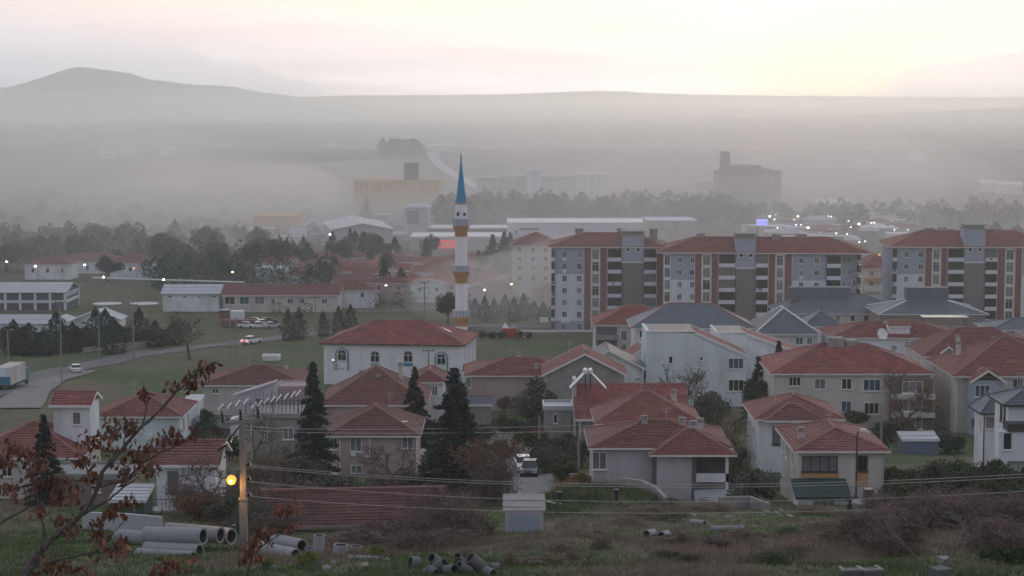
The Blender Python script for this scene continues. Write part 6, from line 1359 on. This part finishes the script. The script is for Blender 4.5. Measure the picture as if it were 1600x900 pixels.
wall_run('low rubble wall with gate pillar beside the lane', [(5.6, 190), (8.2, 190), (10.5, 190)], .3, (1.2, 1.2, 1.2), M_STONE)
wall_run('white roadside barrier below the basketball hoops', [tuple(ground(u, 519)[:2]) for u in (812, 850, 890, 925)], .3, (.45, .45, .45, .45), M_PLASTW, name='barrier', cat='barrier')
wall_run('long grey field wall behind the mosque roof', [tuple(ground(u, 489)[:2]) for u in (556, 620, 690, 760, 860)], .3, (.8,) * 5, M_GREY)
wall_run('pale stone wall along the far side of the road', [tuple(ground(u, v)[:2]) for u, v in ((130, 552), (190, 545), (250, 540))], .3, (.9, 1.1, .9), M_STONE)
for u, v, lab in ((874, 790, 'dark stump like post on the knoll beside the white pipe'), (963, 786, 'dark post near the top of the knoll'), (721, 846, 'dark wooden post in front of the garage')):
    p = ground(u, v); MBo = MB(); MBo.box(-.12, .12, -.12, .12, -.2, .85).box(-.2, .2, -.16, .16, .6, .88); tag(MBo.build('fence_post', M_DARKM, None, p), lab, 'post')
p = ground(862, 790) + Vector((0, 0, .12)); o = MB().tube([(-.9, .9, .05), (-.5, .5, .1), (.2, 0, .02), (.9, -.35, 0)], .075, n=8).build('drain_pipe', M_PLASTW, None, p); tag(o, 'bent white plastic pipe lying on the knoll', 'pipe')
p = foot(1364, 148); t = thing('cistern', 'round grey concrete cistern with a domed lid in front of the cream house', 'cistern', p)
hc = at(1364, 784, 148).z - p.z; MB().lathe([(1.2, -.4), (1.22, hc * .8), (1.3, hc * .8), (1.3, hc)], 12).build('cistern_wall', M_POLE, t); MB().lathe([(1.25, hc), (.8, hc + .12), (.1, hc + .22)], 12).build('lid', M_GREY, t); MB().box(-.35, .3, -.4, .4, hc + .2, hc + 1.0).build('water_tank', M_DARKM, t)
a, b = ground(1393, 820), ground(1480, 810); o = MB().tube([(0, 0, .12), tuple(b - a + Vector((0, 0, .15)))], .09, n=6).build('timber_beam', M_LANE, None, a); tag(o, 'pale beam lying across the brown slope at the right', 'beam')
def block(label, u, v, w, h, rz, m=None, slot=True):
    p = ground(u, v); t = thing('concrete_block', label, 'block', p, rz)
    b = MB().box(-w / 2, w / 2, -.35, .35, -.2, h).build('block_body', m or M_DKGREY, t)
    if slot: MB().box(-w / 2, w / 2, -.36, -.22, h, h + .08).box(-w / 2, -w / 2 + .12, -.22, .36, h, h + .08).box(w / 2 - .12, w / 2, -.22, .36, h, h + .08).build('rim', M_GREY, t)
    return t
block('left of two dark open concrete boxes at the bottom edge', 1329, 901, .85, .25, R(4)); block('right of two dark open concrete boxes at the bottom edge', 1360, 900, .85, .25, R(14))
block('grey concrete lump right of the open boxes', 1470, 903, .7, .4, R(25), M_RING, False); block('small pale slab under the dead branches', 1476, 884, .42, .35, R(10), M_POLE, False)
def dead(label, u, v, h, seed, lean):
    r = random.Random(seed); p = ground(u, v); t = thing('dead_branch', label, 'branch', p); mb = MB()
    def gr(q, d, L, rad, k):
        pts = [q]
        for i in range(4): d = (d + Vector((r.uniform(-1, 1), r.uniform(-.6, .6), r.uniform(-.5, .6))) * .28).normalized(); q = q + d * L / 4; pts.append(q)
        mb.tube(pts, rad, rad * .5, n=5)
        if k < 3:
            for j in range(3): gr(pts[r.choice((2, 3, 4))], (d + Vector((r.uniform(-1, 1), r.uniform(-.6, .6), r.uniform(-.4, .7))) * .9).normalized(), L * .62, rad * .6, k + 1)
    gr(Vector((0, 0, -.1)), Vector(lean).normalized(), h, .075, 0); mb.build('branches', M_BARKG, t)
dead('pale dead forked branch standing at the bottom right', 1442, 892, 1.5, 3, (-.3, 0, 1)); dead('dead branch leaning right above the grey slab', 1462, 888, 1.8, 5, (.7, 0, .6)); dead('dead branch heap farthest right on the brown slope', 1532, 872, 1.7, 7, (.1, 0, 1))
for i, u in enumerate((1560, 1585, 1608)):
    p = foot(u, 88); plant('bush', 'dark evergreen shrub sprigs in the bottom right corner', p, 1.15, .7, m=M_HEDGE, seed=i, group='shrub sprigs in the bottom right corner')
# basketball hoops and playground
for u, lab in ((850, 'left of two white basketball hoops'), (884, 'right of two white basketball hoops, before the smoky block')):
    p = foot(u, 438); t = thing('basketball_hoop', lab, 'basketball hoop', p); MB().tube([(0, 0, -.2), (0, 0, 3.0)], .09, n=6).build('post', M_METAL, t); MB().box(-.95, .95, -.1, -.02, 2.7, 3.9).build('backboard', M_PLASTW, t); o = MB().lathe([(.23, 0), (.26, .03), (.23, .05)], 10, (0, -.38, 2.9), False).build('hoop', M_APRED, t)
p = foot(796, 428); t = thing('playground_house', 'red climbing house with pale pointed roofs on the playground', 'playground', p)
MB().box(-1.6, 1.6, -1, 1, .3, 2.2).build('platform_wall', M_CARR, t); MB().lathe([(1.0, 2.2), (.05, 3.4)], 4, (-.9, 0, 0)).build('tower_roof', M_PLASTW, t); MB().lathe([(.9, 2.2), (.05, 3.1)], 4, (.8, 0, 0)).build('tower_roof', M_APBLUE, t)
sl_ = MB(); sl_.poly([(1.5, -.4, 1.6), (1.5, .4, 1.6), (3.4, .4, .15), (3.4, -.4, .15)]); sl_.poly([(1.5, -.4, 1.5), (3.4, -.4, .05), (3.4, .4, .05), (1.5, .4, 1.5)]); sl_.build('slide', M_CARR, t)
for x in (-1.5, 1.5): MB().box(x - .08, x + .08, -.9, .9, -.2, .3).build('leg', M_DARKM, t)
def dish(label, u, v, d, r=.5):
    p = at(u, v, d); t = thing('satellite_dish', label, 'satellite dish', p); o = MB().lathe([(.02, 0), (r * .6, .06), (r, .2), (r, .22), (r * .6, .09), (.02, .04)], 14, caps=False).build('reflector', M_PLASTW, t); o.rotation_euler = (R(70), 0, R(20)); MB().tube([(0, .1, 0), (0, .2, -.9)], .03, n=5).build('mast', M_DARKM, t)
dish('white satellite dish on the wall corner of the pink house', 661, 706, 201, .35); dish('large pale dish on the low red roof behind the long cream house', 1378, 522, 300, .9); dish('white dish on the slate roof of the cube like white house', 1280, 494, 349, .5)

rz_ = random.Random(17)
def lump(label, p, r, m, group):
    mb = MB(); n = 7
    for k, (q, z) in enumerate(((.7, -.3), (1.0, .1), (.8, .55), (.3, .8))):
        for i in range(n): a = 2 * math.pi * i / n; j = r * q * rz_.uniform(.75, 1.2); mb.v.append((j * math.cos(a), j * math.sin(a), r * z * rz_.uniform(.85, 1.1)))
    for k in range(3):
        for i in range(n): i2 = (i + 1) % n; mb.f.append((k * n + i, k * n + i2, (k + 1) * n + i2, (k + 1) * n + i))
    mb.f.append(tuple(3 * n + i for i in range(n))); o = mb.build('rubble_lump', m, None, p); tag(o, label, 'rubble', group)
for i in range(16):
    u, v = rz_.uniform(400, 610), rz_.uniform(868, 896); lump('broken lump of concrete rubble among the cement pipes', ground(u, v), rz_.uniform(.08, .22), rz_.choice((M_RING, M_GREY, M_STONE)), 'rubble lumps among the cement pipes')
for i in range(12):
    u, v = rz_.uniform(1080, 1240), rz_.uniform(795, 812); lump('pale lump of rubble below the lilac house and its wall', ground(u, v), rz_.uniform(.12, .32), rz_.choice((M_STONE, M_GREY)), 'rubble lumps below the lilac house')
# ------------------------------------------------------------------ grass and weeds on the near slope
def grass(name, label, m, n, wet, hmin, hmax, w, seed, dmin=74, dmax=178, bunch=5, u0=-60, u1=1660):
    r = np.random.RandomState(seed); out = []; cnt = 0
    while cnt < n:
        d = math.exp(r.uniform(math.log(dmin), math.log(dmax))); u = r.uniform(u0, u1); x = (u - 800) / F * d
        q = dryness(x, d)
        if (q if not wet else 1 - q) < r.uniform(.35, .85): continue
        if (abs(x - 1.8) < 3 and d > 160) or (abs(x - .9) < 1.9 and 129 < d < 137): continue
        z = g(x, d); cnt += 1; H_ = r.uniform(hmin, hmax) * (.6 + .8 * abs(mnoise.noise(Vector((x * .4, d * .3, 7)))) * 2)
        for _ in range(bunch):
            bx, by = x + r.normal(0, .16), d + r.normal(0, .16); a = r.uniform(0, 6.283); lx, ly = r.normal(0, .35, 2) * H_; hh = H_ * r.uniform(.5, 1.1); c_, s_ = math.cos(a) * w, math.sin(a) * w
            out += [(bx - c_, by - s_, z - .03), (bx + c_, by + s_, z - .03), (bx + lx, by + ly, z + hh)]
    me = npmesh(name, np.array(out), 3, m); tag(link(name, me), label, 'grass', None, 'stuff')
grass('green_grass', 'short green grass on the near slope and knoll', M_GRASSG, 24000, True, .10, .28, .02, 1)
grass('dry_grass', 'dry beige grass and weeds on the near slope', M_GRASSD, 15000, False, .18, .55, .016, 2)
grass('green_grass', 'rough green grass covering the knoll', M_GRASSG, 4200, True, .22, .5, .03, 5, 138, 166, 5, 815, 1070)
grass('dry_grass', 'dry stalks among the grass of the knoll', M_GRASSD, 900, True, .25, .6, .025, 6, 138, 166, 4, 815, 1070)
# ------------------------------------------------------------------ the oak in front with its brown leaves
dO = 20.0
def leaf_mesh(seed):
    r = random.Random(seed); n = 5; V = []; Fc = []; L = 1.0; curl = r.uniform(.5, 1.3); fold = r.uniform(.2, .6); tw = r.uniform(-.5, .5)
    wd = [.05, .24, .17, .30, .20, .03]
    for i in range(n + 1):
        s = i / n; y = L * math.sin(curl * s) / curl; z = -L * (1 - math.cos(curl * s)) / curl; w = wd[i] * r.uniform(.8, 1.15); a = tw * s
        for q in (-1, 0, 1): V.append((q * w * math.cos(a), y, z + abs(q) * w * fold + q * w * math.sin(a)))
    for i in range(n):
        for j in range(2): b = i * 3 + j; Fc.append((b, b + 1, b + 4, b + 3))
    me = bpy.data.meshes.new('leaf'); me.from_pydata(V, [], Fc); me.update(); me.materials.append(M_OAKLEAF); return me
LEAF = [leaf_mesh(i) for i in range(7)]
def opt(u, v, dz=0): return at(u, v, dO + dz)
def oak(name, label, base, limbs, clumps, nparts, seed, nper=20):
    r = random.Random(seed); t = thing(name, label, 'tree', base); B = Vector(base)
    for i, (pts, r0, r1) in enumerate(limbs):
        P = [opt(*q) - B if len(q) == 3 else opt(*q) - B for q in pts]
        if i == 0: P = [Vector((0, 0, -.3))] + P
        Q = []
        for j in range(len(P) - 1):
            for s in range(4):
                a = P[j].lerp(P[j + 1], s / 4); Q.append(a + Vector((r.uniform(-1, 1), r.uniform(-1, 1), r.uniform(-1, 1))) * .008)
        Q.append(P[-1]); MB().tube(Q, r0, r1, n=7).build('trunk' if i == 0 else 'branch', M_OAKWOOD, t)
    L = []; tw = MB()
    for cu, cv, cr, dz in clumps:
        c = opt(cu, cv, dz)
        for k in range(int(nper * (cr / 22) ** 1.5) + 6):
            off = Vector((r.gauss(0, 1), r.gauss(0, 1.1), r.gauss(0, .8))) * cr * .46 * dO / F
            L.append((c + off - B, r.uniform(.05, .105)))
        for k in range(5):
            off = Vector((r.gauss(0, 1), r.gauss(0, 1), r.gauss(0, .8))) * cr * .4 * dO / F; tw.tube([c - B, c - B + off], .006, .003, n=4)
    tw.build('twigs', M_OAKWOOD, t)['kind'] = 'stuff'
    r.shuffle(L); V = []; Fc = []
    for i, (p, s) in enumerate(L):
        me = LEAF[r.randrange(7)]; e = (r.uniform(-1.9, -.5), r.uniform(-.8, .8), r.uniform(0, 6.283))
        if i < nparts: o = link('leaf', me, t, p); o.rotation_euler = e; o.scale = (s, s, s)
        else:
            from mathutils import Euler
            M = Matrix.Translation(p) @ Euler(e).to_matrix().to_4x4() @ Matrix.Scale(s, 4); b = len(V)
            V += [tuple(M @ v.co) for v in me.vertices]; Fc += [tuple(b + k for k in f.vertices) for f in me.polygons]
    if V:
        me = bpy.data.meshes.new('foliage'); me.from_pydata(V, [], Fc); me.update(); me.materials.append(M_OAKLEAF); o = link('foliage', me, t); o['kind'] = 'stuff'
    return t
bp = opt(28, 905); base = Vector((bp.x - .1, dO, g(bp.x - .1, dO)))
oak('oak_tree', 'near oak with forked limbs and clusters of brown withered leaves at the left', base, [
    ([(38, 900), (58, 868), (78, 845)], .075, .030),
    ([(78, 845), (100, 828), (125, 806), (150, 770), (160, 738), (190, 702), (222, 667), (262, 628), (292, 596), (318, 574), (338, 565)], .030, .006),
    ([(125, 806), (165, 785), (190, 765), (215, 745)], .016, .007), ([(150, 762), (200, 748), (225, 722), (255, 706), (285, 690), (308, 682)], .016, .006),
    ([(60, 868), (68, 838), (66, 810), (80, 800)], .012, .006), ([(0, 818, .5), (40, 795, .5), (75, 770, .5)], .013, .006), ([(70, 880), (120, 868), (150, 862), (165, 846), (178, 832), (200, 806)], .014, .005),
    ([(120, 868), (160, 862), (185, 850)], .008, .004), ([(222, 665), (228, 640), (226, 618), (225, 596)], .009, .004), ([(268, 622), (270, 606), (268, 598)], .008, .004), ([(258, 704), (258, 690), (262, 680)], .006, .004),
    ([(36, 900), (50, 890, .4), (75, 850, .4), (60, 790, .4), (52, 750, .4), (30, 715, .4)], .02, .007), ([(190, 702), (196, 680), (192, 664)], .008, .005), ([(118, 812), (110, 790), (112, 770)], .009, .005), ([(0, 842, -.3), (12, 835, -.3), (22, 826, -.3)], .008, .004), ([(118, 850), (112, 820)], .006, .004)],
    [(20, 700, 26, .3), (45, 706, 22, .4), (52, 745, 26, .4), (20, 765, 26, .2), (64, 722, 20, .3), (140, 690, 26, 0), (165, 676, 24, 0), (128, 720, 24, .2), (182, 662, 24, -.1), (208, 664, 20, 0), (176, 705, 24, .2), (150, 742, 20, .1), (215, 712, 30, 0), (196, 735, 24, .1), (234, 734, 18, -.1), (236, 702, 22, 0),
     (258, 680, 18, 0), (282, 680, 18, 0), (306, 678, 20, 0), (110, 765, 26, .2), (88, 778, 22, .2), (98, 752, 20, .3), (60, 795, 18, .2), (110, 826, 20, 0), (95, 815, 18, .1), (155, 832, 20, 0), (150, 818, 18, .1), (180, 860, 24, -.1), (165, 845, 20, 0), (192, 848, 18, 0), (75, 880, 26, .1), (100, 892, 24, 0), (128, 885, 20, 0), (190, 792, 20, 0), (205, 780, 18, 0), (172, 800, 16, 0),
     (226, 618, 11, 0), (225, 608, 9, 0), (270, 602, 12, 0), (300, 590, 16, 0), (312, 578, 16, 0), (296, 598, 13, 0), (328, 570, 13, 0), (5, 720, 20, .3), (2, 760, 22, .3)], 300, 3)
bp = opt(330, 910); base = Vector((bp.x, dO, g(bp.x, dO)))
oak('oak_sapling', 'slender oak shoot with brown leaves right of the near concrete pole', base, [
    ([(372, 930), (384, 900), (394, 868)], .014, .010), ([(394, 868), (412, 852), (432, 838), (446, 815), (458, 795)], .010, .004), ([(394, 868), (388, 852), (384, 842)], .006, .003), ([(432, 838), (446, 832)], .004, .003)],
    [(408, 838, 18, 0), (418, 826, 14, 0), (398, 846, 14, 0), (448, 793, 12, 0), (462, 788, 11, 0), (440, 797, 9, 0), (455, 822, 10, 0), (388, 862, 14, 0), (380, 872, 10, 0), (404, 868, 9, 0)], 110, 5, 26)
bp = opt(250, 915); base = Vector((bp.x, dO, g(bp.x, dO)))
oak('oak_sapling', 'short oak shoot with one brown leaf cluster at the bottom left of the pipes', base, [
    ([(285, 930), (292, 900), (304, 878)], .012, .006), ([(304, 878), (318, 862)], .005, .003), ([(292, 900), (270, 885)], .005, .003)],
    [(262, 880, 18, 0), (276, 880, 15, 0), (252, 888, 15, 0), (300, 870, 7, 0)], 60, 7, 24)
# thin yellow-green weeds among the pipes
for i, (u, v, d) in enumerate(((480, 872, 86), (468, 882, 85), (585, 868, 90), (410, 892, 84), (262, 893, 86))):
    p = foot(u, d); plant('bush', 'yellow green weed tuft among the cement pipes', p, .75, .45, m=M_WEED if 'M_WEED' in globals() else M_YELLOW, seed=i % 5, group='weed tufts among the pipes', name='weed_tuft', cat='weed')
